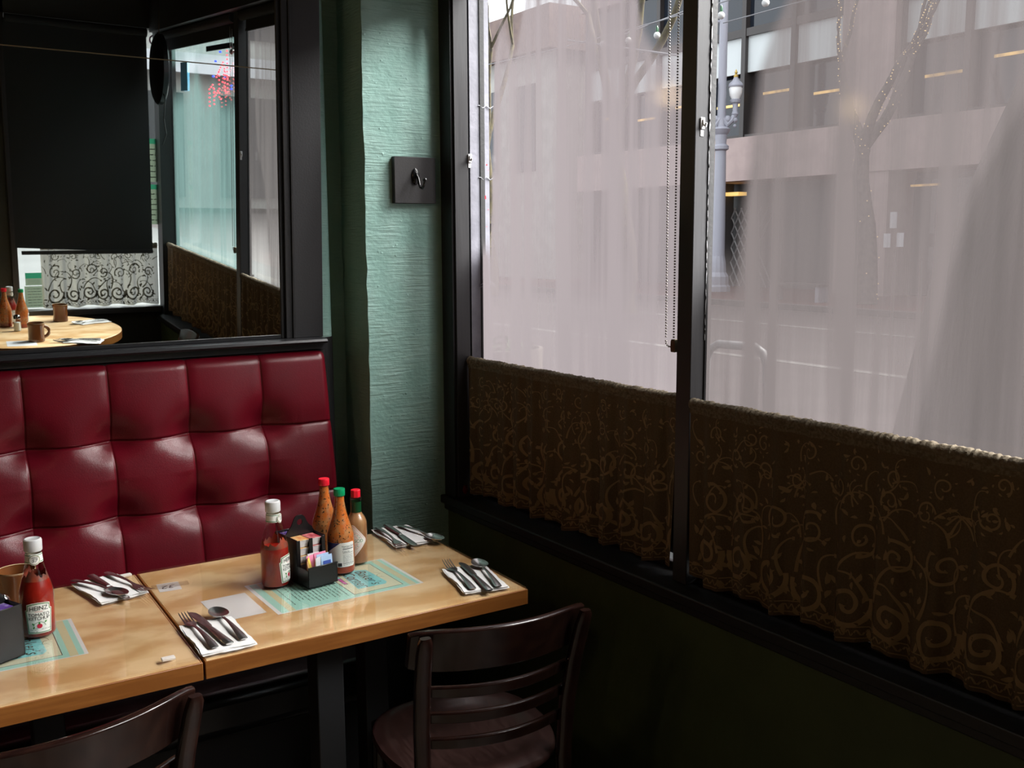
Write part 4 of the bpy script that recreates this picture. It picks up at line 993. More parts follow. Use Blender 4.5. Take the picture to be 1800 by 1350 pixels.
def pepper_bottle(loc, rz, label):
    t = thing('pepper_sauce_bottle', label, 'pepper sauce bottle', loc, rz)
    R = .0258
    body = [(.021, 0), (.025, .002), (R, .005), (R, .094), (.0248, .102), (.0210, .111), (.0162, .118), (.0132, .124), (.0126, .132), (.0122, .152), (.0138, .154), (.0138, .159), (.0118, .160), (.0112, .164)]
    gb = MB().lathe(body, 36).build('glass_body', 'glass', t)
    MB().lathe([(r-.0011, max(z, .002)) for r, z in body if z < .152], 36).build('residue', 'residue', t)
    MB().lathe([(r-.0008, max(z, .006)) for r, z in body if z <= .042], 36).build('sauce', 'hot_low', t)
    MB().lathe([(.0131, .124), (.0128, .150)], 32, (0, 0, 0), 0, False).build('neck_foil', 'foil', gb)
    cp = MB(); cp.lathe([(.0112, .160), (.0122, .161), (.0122, .177), (.0112, .1785)], 8); cp.build('cap', 'red_cap', t, smooth=0, bevel=.0008)
    lb = MB(); Wb = wrapper(R, -pi/2); dia = lambda s: [(0, .058-.040*s), (.004*s, .058-.0375*s), (.032*s, .058-.004*s), (.033*s, .058), (.032*s, .058+.004*s), (.004*s, .058+.0375*s), (0, .058+.040*s), (-.004*s, .058+.0375*s), (-.032*s, .058+.004*s), (-.033*s, .058), (-.032*s, .058-.004*s), (-.004*s, .058-.0375*s)]
    for k, (s, m) in enumerate(((1, 0), (.93, 1), (.90, 0))): lb.flat(polytri(dia(s), .003), Wb(k), m)
    lb.flat(strip(circ(0, .058, .021, 30)+[(.021, .058)], .0007), Wb(3), 1); lb.flat(strip(circ(0, .058, .0125, 30)+[(.0125, .058)], .0006), Wb(3), 1)
    lb.flat(polytri(rect(-.027, .027, .0525, .0635), .003), Wb(4), 0)
    lb.flat(text('TABASCO', .0112, 0, 'CENTER', .92), lambda u, v: Wb(5)(u, .058+v), 2)
    for i, ch in enumerate('PEPPER'):
        a = 2.2-.42*i+(-.03); tx = text(ch, .0050); lb.flat(tx, lambda u, v, a=a: Wb(5)(.0168*cos(a)+u*sin(a)+v*cos(a), .058+.0168*sin(a)-u*cos(a)+v*sin(a)), 2)
    for i, ch in enumerate('SAUCE'):
        a = -2.3+.36*i; tx = text(ch, .0050); lb.flat(tx, lambda u, v, a=a: Wb(5)(.0168*cos(a)-u*sin(a)-v*cos(a), .058+.0168*sin(a)+u*cos(a)-v*sin(a)), 2)
    lb.build('diamond_label', ['label_white', 'label_pink', 'label_green'], gb)
    return t
pepper_bottle((.470, .378, ZT), -.74, 'slim red-capped pepper sauce bottle with a diamond label')

# ------------------------------------------------------------------ condiment caddies and what stands in them
def caddy(loc, rz, label):
    t = thing('condiment_caddy', label, 'caddy', loc, rz, 'black plastic condiment caddies')
    W = .075; th = .0026
    b = MB(); b.box(0, W, 0, .150, 0, .003); b.box(0, th, .05, .150, 0, .100); b.box(W-th, W, .05, .150, 0, .100); b.box(0, W, .147, .150, 0, .100)
    for a, c in ((0, .010), (.0330, .0425), (.0655, W)): b.box(a, c, .050, .0526, 0, .098)
    b.box(.0365, .0385, .0526, .10, 0, .090)
    b.build('rack', 'plastic', t, bevel=.0008, seg=1)
    bn = MB(); bn.box(0, W, 0, th, 0, .047); bn.box(0, th, 0, .05, 0, .040); bn.box(W-th, W, 0, .05, 0, .040)
    bn.box(-.001, W+.001, -.0012, 0, .044, .047)
    bn.build('front_bin', 'plastic', t, bevel=.0008, seg=1)
    # centre plate with a round finger hole
    out = [(0, 0), (W, 0), (W, .104), (.060, .118), (.050, .138), (.044, .1425), (.031, .1425), (.025, .138), (.015, .118), (0, .104)]
    n = 40; ring_in = circ(.0375, .126, .0072, n); ring_out = []
    for i in range(n):
        a = 2*pi*i/n; d = (cos(a), sin(a)); best = 9
        for p, q in zip(out, out[1:]+out[:1]):
            ex, ey = q[0]-p[0], q[1]-p[1]; den = d[0]*ey-d[1]*ex
            if abs(den) < 1e-9: continue
            s = ((p[0]-.0375)*ey-(p[1]-.126)*ex)/den; k = ((p[0]-.0375)*d[1]-(p[1]-.126)*d[0])/den
            if s > 0 and -1e-6 <= k <= 1+1e-6: best = min(best, s)
        ring_out.append((.0375+best*d[0], .126+best*d[1]))
    hp_ = MB(); y0, y1 = .0985, .1015
    P = [(x, y0, z) for x, z in ring_in]+[(x, y0, z) for x, z in ring_out]+[(x, y1, z) for x, z in ring_in]+[(x, y1, z) for x, z in ring_out]
    F = []
    for i in range(n):
        j = (i+1) % n; F += [(i, n+i, n+j, j), (2*n+i, 2*n+j, 3*n+j, 3*n+i), (i, j, 2*n+j, 2*n+i), (n+i, 3*n+i, 3*n+j, n+j)]
    hp_.add(P, F); hp_.build('handle_plate', 'plastic', t, smooth=30)
    return t
def tub_proto():
    t = thing('jam_tub', 'x', 'jam tub', (0, 0, 0))
    MB().loft([[(sx*a, sy*b, z) for sx, sy in ((-1, -1), (1, -1), (1, 1), (-1, 1))] for a, b, z in ((.0112, .0165, 0), (.0132, .0190, .0152), (.0142, .0202, .0156), (.0142, .0202, .0166))]).build('tub', 'tub', t, bevel=.002)
    MB().box(-.0143, .0143, -.0203, .0203, .0167, .0175).build('lid', 'orange_foil', t, bevel=.0003, seg=1)
    return t
def tub_copy(src, loc, rz, label, group, foil):
    r = dup(src, loc, rz, label, group)
    for c in [k for k in bpy.data.objects if k.parent == r and k.name.startswith('lid')]:
        if foil not in lid_mesh:
            me = c.data.copy(); me.materials.clear(); me.materials.append(M[foil]); lid_mesh[foil] = me
        c.data = lid_mesh[foil]
    return r
lid_mesh = {}
def in_caddy(t, x, y, z):
    a = t.rotation_euler.z; return (t.location.x+x*cos(a)-y*sin(a), t.location.y+x*sin(a)+y*cos(a), t.location.z+z)
cadA = caddy((.3005, .256, ZT), .163, 'black plastic caddy of jam tubs and sweeteners on the window table')
cadB = caddy((-.346, .341, ZT), math.radians(206.6), 'black plastic caddy at the left edge, its flat back to the room')
tub0 = tub_proto()
ORD = ['bottom', 'second', 'middle', 'fourth', 'topmost']
first = True
for side, x, foil, word in ((0, .0222, 'orange_foil', 'left orange-lidded'), (1, .0535, 'red_foil', 'right red-lidded')):
    for k in range(5):
        lab = f'white jam tub, {ORD[k]} of the {word} stack in the window-table caddy'
        p = in_caddy(cadA, x, .0760, .0031+.0187*k)
        if first: tub0.location = p; tub0.rotation_euler = (0, 0, .163); tub0['label'] = lab; tub0['group'] = 'jam tubs in the caddy'; first = False
        else: tub_copy(tub0, p, .163, lab, 'jam tubs in the caddy', foil)
for k in range(5):
    tub_copy(tub0, in_caddy(cadA, .0205, .1250, .0031+.0187*k), .163, f'purple-lidded jam tub, {ORD[k]} of the stack behind the handle plate', 'jam tubs in the caddy', 'purple_foil')
for side, x, foil, word in ((0, .0222, 'purple_foil', 'purple-lidded'), (1, .0535, 'purple_foil', 'far purple-lidded')):
    for k in range(5):
        tub_copy(tub0, in_caddy(cadB, x, .1245, .0031+.0187*k), math.radians(206.6), f'{word} jam tub, {ORD[k]} of its stack in the left-edge caddy', 'jam tubs in the caddy', foil)
for k in range(5):
    tub_copy(tub0, in_caddy(cadB, .0222, .0760, .0031+.0187*k), math.radians(206.6), f'red-lidded jam tub, {ORD[k]} of its stack in the left-edge caddy', 'jam tubs in the caddy', 'red_foil')
# sweetener packets
def packet(cad, x, y, rzz, tilt, m, label, pr=None, h=.050, wd=.030):
    mb = MB(); mb.loft([[(sx*a, sy*b, z) for sx, sy in ((-1, -1), (1, -1), (1, 1), (-1, 1))] for a, b, z in ((wd/2, .0004, 0), (wd/2, .0022, .010), (wd/2, .0024, .032), (wd/2, .0010, h-.006), (wd/2, .0004, h))])
    if pr: mb.box(-wd*.34, wd*.34, -.0027, -.0024, h-.022, h-.012, 1)
    o = mb.build('sweetener_packet', [m, pr] if pr else [m], None, bevel=.0003, seg=1)
    o.location = in_caddy(cad, x, y, .004); o.rotation_euler = (tilt, 0, cad.rotation_euler.z+rzz)
    return tag(o, label, 'sweetener packet', 'sweetener packets in the caddy')
packet(cadA, .0125, .014, 1.0, -.10, 'kraft', 'brown sugar packet, outermost at the left of the front bin', None, .051, .026)
packet(cadA, .0180, .020, 1.0, -.14, 'kraft', 'brown sugar packet, second from the left in the front bin', None, .053, .028)
packet(cadA, .0230, .027, 1.0, -.15, 'kraft', 'brown sugar packet leaning on the yellow packet', None, .052, .028)
packet(cadA, .0275, .030, .95, -.15, 'yellow', 'yellow sweetener packet between brown and pink packets', None, .056, .028)
packet(cadA, .0330, .040, .3, -.06, 'pink', 'pink sweetener packet just behind the yellow one', None, .057, .030)
packet(cadA, .0370, .020, .35, .06, 'grey_paper', 'greyish-white sugar packet in the middle of the front bin', None, .058, .026)
packet(cadA, .0560, .040, .05, -.08, 'pink', 'pink sweetener packet at the back right of the front bin', None, .059, .032)
packet(cadA, .0575, .016, .06, -.05, 'blue', 'pale blue sweetener packet with a blue print, frontmost at right', 'blue_print', .058, .030)
packet(cadA, .0545, .027, .03, -.06, 'blue', 'pale blue sweetener packet tucked behind the printed one', None, .059, .032)
packet(cadA, .0400, .0455, .0, -.02, 'tub', 'white sugar packet against the jam stacks', None, .060, .030)

# ------------------------------------------------------------------ mugs, shaker
def mug(loc, rz, label, s=1.0):
    t = thing('coffee_mug', label, 'mug', loc, rz, 'brown coffee mugs')
    P = [(.030, 0), (.036, .002), (.0365, .010), (.0350, .020), (.0348, .066), (.0372, .078), (.0385, .086), (.0380, .0885), (.0362, .0880), (.0345, .080), (.0315, .066), (.031, .010), (.012, .006)]
    MB().lathe([(r*s, z*s) for r, z in P], 36).build('body', 'mug', t, smooth=50)
    MB().lathe([(.0384*s, .0868*s), (.0376*s, .0893*s), (.0360*s, .0884*s)], 36, (0, 0, 0), 0, False).build('rim', 'mug_rim', t)
    pts = [(s*(.034+.024*sin(pi*i/12)), 0, s*(.070-.052*i/12+.004*sin(2*pi*i/12))) for i in range(13)]
    MB().tube(pts, .0050*s, 10, 0, False, 1.5).build('handle', 'mug', t, smooth=60)
    return t
mug((-.262, .470, ZT), 2.5, 'brown glazed mug behind the ketchup bottle on the left table')
def dispenser(loc, label):
    t = thing('salt_shaker', label, 'salt shaker', loc)
    MB().lathe([(.018, 0), (.020, .003), (.019, .030), (.018, .044)], 12).build('glass_body', 'glass', t, smooth=0)
    MB().lathe([(.0175, .003), (.0175, .036), (.006, .037)], 16).build('salt', 'salt', t)
    MB().lathe([(.0190, .043), (.0190, .052), (.0165, .060), (.010, .066), (.003, .068)], 28).build('lid', 'chrome', t, smooth=60)
dispenser((-.302, .388, ZT), 'chrome-domed salt shaker between the left-edge caddy and the brown mug')

# ------------------------------------------------------------------ bentwood-style ladder-back chairs
def chair(loc, rz, label):
    t = thing('dining_chair', label, 'chair', loc, rz, 'dark ladder-back dining chairs')
    ZS = .445
    # seat: rounded saddle
    n = 64; rings = []
    def out(a):
        x = abs(cos(a))**.72*(1 if cos(a) >= 0 else -1)*.195; y = abs(sin(a))**.72*(1 if sin(a) >= 0 else -1)*.195
        x *= 1-.10*(1 if y < 0 else 0)*min(1, -y/.195 if y < 0 else 0)+.0; return x, y
    def zt(r):
        return ZS-.012*smooth_(.86, .60, r)-.005*(1-min(1, r/.6)**2)-.004*smooth_(.9, 1.0, r)
    for r, dz in ((.02, 0), (.2, 0), (.4, 0), (.52, 0), (.60, 0), (.66, 0), (.72, 0), (.78, 0), (.84, 0), (.90, 0), (.95, 0), (.985, 0), (1.0, -.006), (1.0, -.018), (.96, -.026), (.3, -.026)):
        rings.append([(out(2*pi*j/n)[0]*r, out(2*pi*j/n)[1]*r, zt(r)+dz if dz == 0 or dz == -.006 else ZS+dz) for j in range(n)])
    mb = MB(); mb.loft(rings[::-1] if False else rings); mb.build('seat', 'seat', t, smooth=50)
    # rear posts, flat, curving back at the top
    def post(sx):
        S = [(0, .150, -.215, .017, .016), (.22, .155, -.185, .018, .017), (.44, .158, -.170, .020, .017), (.56, .162, -.178, .021, .015), (.66, .167, -.200, .021, .014), (.74, .171, -.226, .020, .013), (.765, .172, -.236, .018, .012), (.777, .172, -.238, .013, .010)]
        return MB().loft([[(sx*x+(cos(a))*w_*(abs(cos(a))**-.4 if abs(cos(a)) > .1 else 1)*.8, y+sin(a)*d*(abs(sin(a))**-.4 if abs(sin(a)) > .1 else 1)*.8, z) for a in [2*pi*(k+.5)/12 for k in range(12)]] for z, x, y, w_, d in S])
    for sx in (-1, 1): post(sx).build('back_post', 'chair', t, smooth=50)
    for sx in (-1, 1):
        MB().loft([[(sx*x+cos(a)*r, y+sin(a)*r, z) for a in [2*pi*k/12 for k in range(12)]] for z, x, y, r in ((0, .160, .165, .012), (.2, .155, .158, .015), (.425, .150, .150, .019))]).build('front_leg', 'chair', t)
    def bow(z0, z1, w_, th, yo, sag, ext=0, lean=.28):
        mb = MB(); rings = []
        for i in range(25):
            u = -1+2*i/24; x = u*(w_+ext); y = yo-sag*(1-u*u)
            h0 = z0+.5*(z1-z0)*(.16*u**8); h1 = z1-.5*(z1-z0)*(.20*u**8)
            rings.append([(x, y-th/2-lean*(h0-z0)*1, h0), (x, y+th/2, h0), (x, y+th/2-lean*(h1-z0), h1-.003), (x, y+th*.3-lean*(h1-z0), h1), (x, y-th*.3-lean*(h1-z0), h1), (x, y-th/2-lean*(h1-z0), h1-.003)])
        return mb.loft(rings)
    bow(.688, .782, .172, .018, -.170, .052, .018).build('top_rail', 'chair', t, smooth=40, bevel=.002)
    for z, y in ((.628, -.170), (.570, -.160), (.512, -.152)):
        bow(z, z+.026, .162, .013, y, .045, 0, .2).build('slat', 'chair', t, smooth=40, bevel=.003)
    for a, b in (((-.150, .150), (.150, .150)), ((-.152, .150), (-.155, -.18)), ((.152, .150), (.155, -.18))):
        MB().tube([(a[0], a[1], .19), (b[0], b[1], .19)], .009, 8).build('stretcher', 'chair', t)
    return t
ch = chair((.562, .020, 0), -.13, 'dark ladder-back chair at the corner of the window table')
dup(ch, (-.285, .0, 0), .20, 'dark ladder-back chair tucked at the left table')

# ------------------------------------------------------------------ round table behind the camera (seen in the mirror)
ZR = .775; RC = (.26, -1.965)
rt = thing('round_table', 'round wooden table reflected in the mirror', 'table', (RC[0], RC[1], 0))
MB().lathe([(.458, .737), (.459, .741), (.459, ZR-.002), (.456, ZR)], 72).build('table_top', 'table_top', rt, smooth=30)
MB().lathe([(.4605, .736), (.4605, ZR-.0015)], 72, (0, 0, 0), 0, False).build('edge_band', 'table_edge', rt)
MB().lathe([(.04, .03), (.04, .735)], 20).build('pedestal', 'black_steel', rt); MB().lathe([(.25, 0), (.25, .012), (.06, .035)], 28).build('base_plate', 'black_steel', rt)
m2 = mug((.262, -1.660, ZR), -.15, 'brown mug near the front of the round table, seen in the mirror', 1.03)
dup(m2, (.469, -2.19, ZR), -1.2, 'brown mug at the far side of the round table, seen in the mirror')
dup(hotA, (.262, -2.063, ZR), 1.2, 'green-capped hot sauce bottle on the round table, seen in the mirror', 'orange hot sauce bottles')
dup(hotB, (.190, -2.110, ZR), .5, 'red-capped hot sauce bottle on the round table, seen in the mirror', 'orange hot sauce bottles')
kt = [o for o in bpy.data.objects if o.name.startswith('ketchup_bottle')][0]
dup(kt, (.228, -2.20, ZR), 2.5, 'ketchup bottle behind the hot sauces on the round table, seen in mirror')
ss = thing('salt_shaker', 'glass salt shaker with a chrome lid on the round table', 'salt shaker', (.222, -1.957, ZR))
MB().lathe([(.017, 0), (.019, .003), (.018, .030), (.016, .060), (.0155, .066)], 8).build('glass_body', 'glass', ss, smooth=0)
MB().lathe([(.0155, .003), (.0155, .045), (.004, .046)], 16).build('salt', 'salt', ss)
MB().lathe([(.0165, .064), (.0165, .074), (.014, .082), (.005, .086)], 20).build('lid', 'chrome', ss, smooth=60)
cadC = dup(cadA, (.115, -1.955, ZR), 2.6, 'black plastic caddy on the round table, half out of the mirror')
place(nap, (.46, -1.575, ZR), -1.15, 'folded napkin at the near edge of the round table, in the mirror', NG)
place(nap, (.61, -2.10, ZR), -1.9, 'folded napkin at the far side of the round table, in the mirror', NG)
cut(sn, (.54, -1.565), (.37, -1.615), 'spoon at the near edge of the round table, in the mirror', ZR+.0048)
cut(fk, (.52, -1.545), (.36, -1.585), 'fork at the near edge of the round table, in the mirror', ZR+.0048)
cut(kn, (.545, -1.585), (.36, -1.635), 'knife at the near edge of the round table, in the mirror', ZR+.0048)
cut(sn, (.68, -2.135), (.52, -2.075), 'spoon at the far side of the round table, in the mirror', ZR+.0048)
cut(fk, (.69, -2.115), (.54, -2.06), 'fork at the far side of the round table, in the mirror', ZR+.0048)
o = MB().box(-.065, .065, -.065, .065, 0, .0006).build('table_card', 'card', None, smooth=0); o.location = (.19, -1.625, ZR); o.rotation_euler = (0, 0, .1)
tag(o, 'white card beside the mug on the round table, in the mirror', 'card')
dup(ch, (.775, -1.62, 0), 1.75, 'dark chair beside the round table, its back corner seen in the mirror')

# oval sign hanging in the window corner, LED sign on the teal-tinged window
ov = thing('hanging_sign', 'black oval sign hanging in the window corner, seen in the mirror', 'sign', (1.03, -2.19, 2.13))
MB().lathe([(.02, -.022), (.9, -.022), (1.0, -.012), (1.0, .012), (.9, .022), (.02, .022)], 40).build('sign_body', 'plastic', ov)
bo = [c for c in bpy.data.objects if c.parent == ov][0]
bo.data.transform(Matrix.Rotation(-.12, 4, 'X') @ Matrix(((0, 0, 1, 0), (.135, 0, 0, 0), (0, .185, 0, 0), (0, 0, 0, 1))))
MB().tube([(0, .01, .17), (.0, .02, .30), (0, .02, ZC-2.14)], .0022, 6).build('hanging_wire', 'brass', ov)
MB().tube([(-.01, .06, -.08), (.0, .10, -.16), (-.0, .06, -.26), (.02, .03, -.34), (.02, -.05, -.40)], .003, 6).build('power_cord', 'cord', ov)
led = thing('led_sign', 'red and blue LED sign in the teal-tinged window, seen in the mirror', 'sign', (wx(-1.40, 1.062), -1.40, 2.07))
rd = MB(); bl = MB()
def ldots(mb, pts, step, r=.0045):
    for a, b in zip(pts, pts[1:]):
        n = max(1, int(math.hypot(b[0]-a[0], b[1]-a[1])/step))
        for i in range(n): mb.ball((0, a[0]+(b[0]-a[0])*i/n, a[1]+(b[1]-a[1])*i/n), r, 6, 4)
P = lambda *q: [(y+1.40, z-2.07) for y, z in q]
for path in (P((-1.30, 2.19), (-1.30, 2.02), (-1.315, 1.985)), P((-1.46, 2.075), (-1.36, 2.14), (-1.32, 2.08), (-1.28, 2.05)), P((-1.57, 1.94), (-1.57, 2.02), (-1.52, 2.04), (-1.48, 1.99), (-1.42, 2.02)), P((-1.42, 2.10), (-1.42, 1.98), (-1.38, 1.96)), P((-1.37, 2.05), (-1.34, 2.10), (-1.34, 1.99)), P((-1.50, 2.02), (-1.50, 1.93))): ldots(rd, path, .018)
for q in ((-1.40, 2.19), (-1.47, 2.15), (-1.51, 2.08), (-1.25, 2.03), (-1.25, 2.015)): ldots(bl, P(q, (q[0]+.012, q[1])), .006, .006)
rd.build('red_lights', 'led_red', led); bl.build('blue_lights', 'led_blue', led)
MB().box(-.004, .0, -.20, .17, .130, .155).build('bracket', 'plastic', led, smooth=0)
MB().tube([(-.002, .17, .14), (-.002, .19, .14), (-.002, .20, .12), (-.002, .17, .11)], .012, 8).build('transformer', 'plastic', led)
o = MB().box(0, .0006, -.06, .06, -.075, .075).build('window_sticker', 'stick_blue', None, smooth=0); o.location = (wx(-2.12, 1.080), -2.12, 2.10)
tag(o, 'blue square sticker on the teal-tinged window, seen in the mirror', 'sticker')

# ================================================================== the street outside
G = -.15
def ground(name, x0, x1, y0, y1, z, m, label):
    return struct(MB().box(x0, x1, y0, y1, z-.2, z).build(name, m, smooth=0), label)
ground('pavement', 1.3, 5.2, -60, 90, G, 'front_walk', 'near pavement outside the window')
ground('road', 5.2, 19.2, -60, 90, G-.12, 'asphalt', 'street')
ground('pavement', 19.35, 45, -60, 90, G, 'brickwalk', 'far red brick pavement')
ground('kerb', 19.0, 19.35, -60, 90, G+.02, 'kerb', 'pale kerb of the far pavement')
ground('ground', -60, 1.3, -60, YF-.2, G, 'front_walk', 'pavement outside the front window')
ground('road_line', 10.6, 10.8, -60, 90, G-.115, 'roadpaint', 'painted lane line')
ground('road_line', 15.3, 15.5, -60, 90, G-.115, 'roadpaint', 'painted lane line')

def FX(y, off=0): return 25.0-y*TW+off
def fbox(mb, y0, y1, z0, z1, o0, o1, m=0): 
    P = []
    for z in (z0, z1): P += [(FX(y0, o0), y0, z), (FX(y0, o1), y0, z), (FX(y1, o1), y1, z), (FX(y1, o0), y1, z)]
    return mb.box8(P, m)
bld = thing('office_building', 'pink stone building across the street with dark windows', 'building', (25, 12, G))
def bpart(name, m, *bs, label=None):
    mb = MB()
    for b in bs: fbox(mb, *b)
    mb.v = [p-bld.location for p in mb.v]
    o = mb.build(name, m, bld, smooth=0)
    if label: o['label'] = label
    return o
YA, YB = -7, 31.6
bpart('stone_band', 'stone', (YA, YB, 3.45, 4.86, -.35, 6))
bpart('upper_wall', 'stone', (YA, YB, 10.4, 13.5, -.2, 6), (YA, YB, 13.5, 13.8, -.4, 6))
bpart('rear_body', 'storefront', (YA, YB, G, 13.0, 2.5, 8))
for y in (17.95, 6.0, -6.0): bpart('pier', 'stone', (y-.9, y+.9, G, 10.4, -.3, 1))
for y in (31.1, 24.6, 12.0, 0.0): bpart('column', 'storefront', (y-.3, y+.3, G, 3.45, -.1, 1))
def bay(y0, y1):
    n = max(1, round((y1-y0)/2.1)); w_ = (y1-y0)/n
    bpart('spandrel', 'spandrel', (y0, y1, 7.0, 8.15, .10, .2))
    bpart('window', 'winglass', (y0, y1, 8.4, 10.4, .15, .25), (y0, y1, 4.86, 7.0, .45, .5))
    fr = [(y0, y1, 8.15, 8.4, -.02, .3), (y0, y1, 4.86, 4.98, .0, .6)]+[(y0+w_*k-.09, y0+w_*k+.09, 4.86, 10.4, -.04, .5) for k in range(n+1)]
    bpart('window_frame', 'winframe', *fr)
    bpart('ceiling_light', 'winlight', *[(y0+w_*k+.3, y0+w_*(k+1)-.5, 6.0+.25*(k % 2), 6.08+.25*(k % 2), .40, .44) for k in range(n)], label='warm strip lights behind the glass')
    bpart('storefront', 'storefront', (y0, y1, G, 3.45, 1.4, 1.6))
bay(18.85, 31.4); bay(6.9, 17.05); bay(-5.1, 5.1)
mb = MB()
for k in range(14):
    y = 22.3+k*.30
    mb.tube([(FX(y, .9), y, G), (FX(y, .9), y+1.6, 2.6)], .03, 4); mb.tube([(FX(y, .9), y+1.6, G), (FX(y, .9), y, 2.6)], .03, 4)
mb.v = [p-bld.location for p in mb.v]; mb.build('lattice_gate', 'lattice', bld)
bpart('entrance_lamp', 'winlight', (23.6, 24.3, 3.02, 3.14, .5, .9), (16.0, 16.9, 3.0, 3.06, .5, .6), label='warm lamp under the band')
bpart('glass_door', 'winglass', (14.9, 16.95, G, 3.2, .75, .8))
for (y, z, h) in ((16.80, 2.04, .46), (16.98, 1.46, .40), (16.55, 1.48, .40)):
    mb = MB(); fbox(mb, y-.11, y+.11, z-h/2, z+h/2, -.33, -.305)
    tag(mb.build('wall_notice', 'signwhite', smooth=0), {204: 'white notice on the far pier, higher of the three', 146: 'white notice on the far pier, lower left', 148: 'white notice on the far pier, lower right'}[int(round(z*100))], 'notice', 'white notices on the far pier')
b2 = thing('brick_building', 'low brown building with a sloping parapet down the street', 'building', (24, 42, G))
mb = MB(); fbox(mb, 33.5, 60, G, 11.1, 0, 9); mb.v = [p-b2.location for p in mb.v]; mb.build('wall', 'stone_b', b2, smooth=0)
mb = MB(); fbox(mb, 33.3, 60, 9.4, 11.15, -.5, 9); mb.v = [p-b2.location for p in mb.v]; mb.build('parapet', 'roofbrown', b2, smooth=0)
mb = MB()
for k in range(8): fbox(mb, 35+k*3, 36.6+k*3, 4.5, 8.2, -.05, .1)
mb.v = [p-b2.location for p in mb.v]; mb.build('window', 'winglass', b2, smooth=0)
b3 = thing('corner_building', 'pale stone building beyond the front window, seen in the mirror', 'building', (3, -24, G))
mb = MB().box(-25, 22, -8, 0, 0, 9); mb.build('wall', 'stone_b', b3, smooth=0)
mb = MB()
for k in range(12): mb.box(-23+k*3.6, -21.2+k*3.6, 0, .1, 4.5, 7.5); mb.box(-23.2+k*3.6, -20.6+k*3.6, 0, .12, .3, 3.0)
mb.build('window', 'winglass', b3, smooth=0)
mb = MB().box(-25, 22, 0, .5, 3.5, 4.0); mb.build('cornice', 'signwhite', b3, smooth=0)

# twin-globe street lamp
lp = thing('street_lamp', 'tall grey twin-globe street lamp across the street', 'street lamp', (22.45, 22.05, G))
MB().lathe([(.42, 0), (.42, .16), (.36, .22), (.36, .48), (.27, .62), (.25, .95), (.21, 1.15)], 12).build('base', 'lampgrey', lp, smooth=20)
MB().lathe([(.21, 1.1), (.17, 4.45), (.25, 4.5), (.25, 4.6), (.17, 4.66), (.19, 4.95), (.25, 5.02), (.30, 5.12), (.17, 5.2)], 16).build('shaft', 'lampgrey', lp)
MB().lathe([(.135, 5.1), (.125, 10.5)], 14).build('upper_pole', 'lampgrey', lp)
ax = Vector((.76, -.64, 0))
MB().tube([Vector((0, 0, 8.4))-ax*.1, Vector((0, 0, 8.42))-ax*.9], .045, 6).build('side_bracket', 'lampgrey', lp)
for s in (-1, 1):
    a = MB(); p = lambda d, z: ax*s*d+Vector((0, 0, z))
    a.tube([p(.05, 5.45), p(.18, 5.25), p(.33, 5.40), p(.40, 5.55), p(.42, 5.70)], [.13, .12, .09, .08, .07], 10)
    a.ball(p(.18, 5.42), .13, 10, 8); a.ball(p(.42, 5.40), .09, 10, 8); a.ball(p(.42, 5.22), .06, 8, 6)
    q = p(.42, 1.09); k = .8
    sc = lambda P: [(r, z*k) for r, z in P]
    a.lathe(sc([(.06, 5.5), (.11, 5.62), (.08, 5.74), (.09, 6.0), (.15, 6.06), (.17, 6.16), (.11, 6.2)]), 14, q); am = a.build('lamp_arm', 'lampgrey', lp)
    MB().lathe(sc([(.12, 6.18), (.19, 6.35), (.21, 6.58), (.19, 6.66)]), 16, q).build('globe', 'lampglobe', am)
    MB().lathe(sc([(.23, 6.65), (.24, 6.70), (.20, 6.80), (.11, 6.90), (.05, 7.05)]), 16, q).build('lamp_cap', 'lampgrey', am)
    MB().lathe(sc([(.06, 7.0), (.075, 7.08), (.03, 7.14), (.05, 7.2), (.01, 7.32)]), 10, q).build('finial', 'gilt', am)

# bare street trees
def tree(name_label, base, h, r, seed, forks, m, lights=False, lean=(0, 0)):
    rnd = random.Random(seed); t = thing('street_tree', name_label, 'tree', base, 0, 'bare street trees')
    mb = MB(); fl = MB()
    def branch(p, d, L, r0, depth):
        pts = [p.copy()]; rr = [r0]; n = 6
        for i in range(n):
            d = (d+Vector((rnd.uniform(-.16, .16), rnd.uniform(-.16, .16), rnd.uniform(-.04, .10)))).normalized(); p = p+d*L/n; pts.append(p.copy()); rr.append(r0*(1-.42*(i+1)/n))
        mb.tube(pts, rr, 8 if depth < 2 else 5)
        if lights and depth < 3:
            for a, b, c in zip(pts, pts[1:], rr):
                for k in range(5):
                    q = a.lerp(b, k/5); an = rnd.uniform(0, 6.3); fl.ball(q+Vector((cos(an), sin(an), 0))*c*1.02, .016, 5, 4)
        if depth >= 5: return
        k = forks if depth == 0 else rnd.choice((2, 2, 3))
        for i in range(k):
            an = rnd.uniform(0, 2*pi) if depth else i*2*pi/k+rnd.uniform(-.4, .4); sp = rnd.uniform(.35, .8)
            nd = (d+Vector((cos(an)*sp, sin(an)*sp, rnd.uniform(-.1, .25)))).normalized(); branch(p, nd, L*rnd.uniform(.58, .82), rr[-1]*rnd.uniform(.62, .85), depth+1)
    branch(Vector((0, 0, 0)), Vector((lean[0], lean[1], 1)).normalized(), h, r, 0)
    mb.build('trunk', m, t, smooth=60)
    if lights: fl.build('fairy_lights', 'fairy', t, smooth=0)
    return t
tree('bare tree wound with fairy lights across the street', (20.9, 15.05, G), 4.0, .33, 5, 3, 'bark2', True)
tree('mossy bare tree behind the near mullion', (14.0, 16.1, G), 4.3, .24, 12, 4, 'bark')
tree('mossy bare tree seen at the pillar edge of the window', (15.2, 24.2, G), 4.4, .22, 23, 4, 'bark')
tree('faint bare tree at the edge of the nearest window', (16.9, 8.3, G), 3.6, .22, 31, 3, 'bark2')

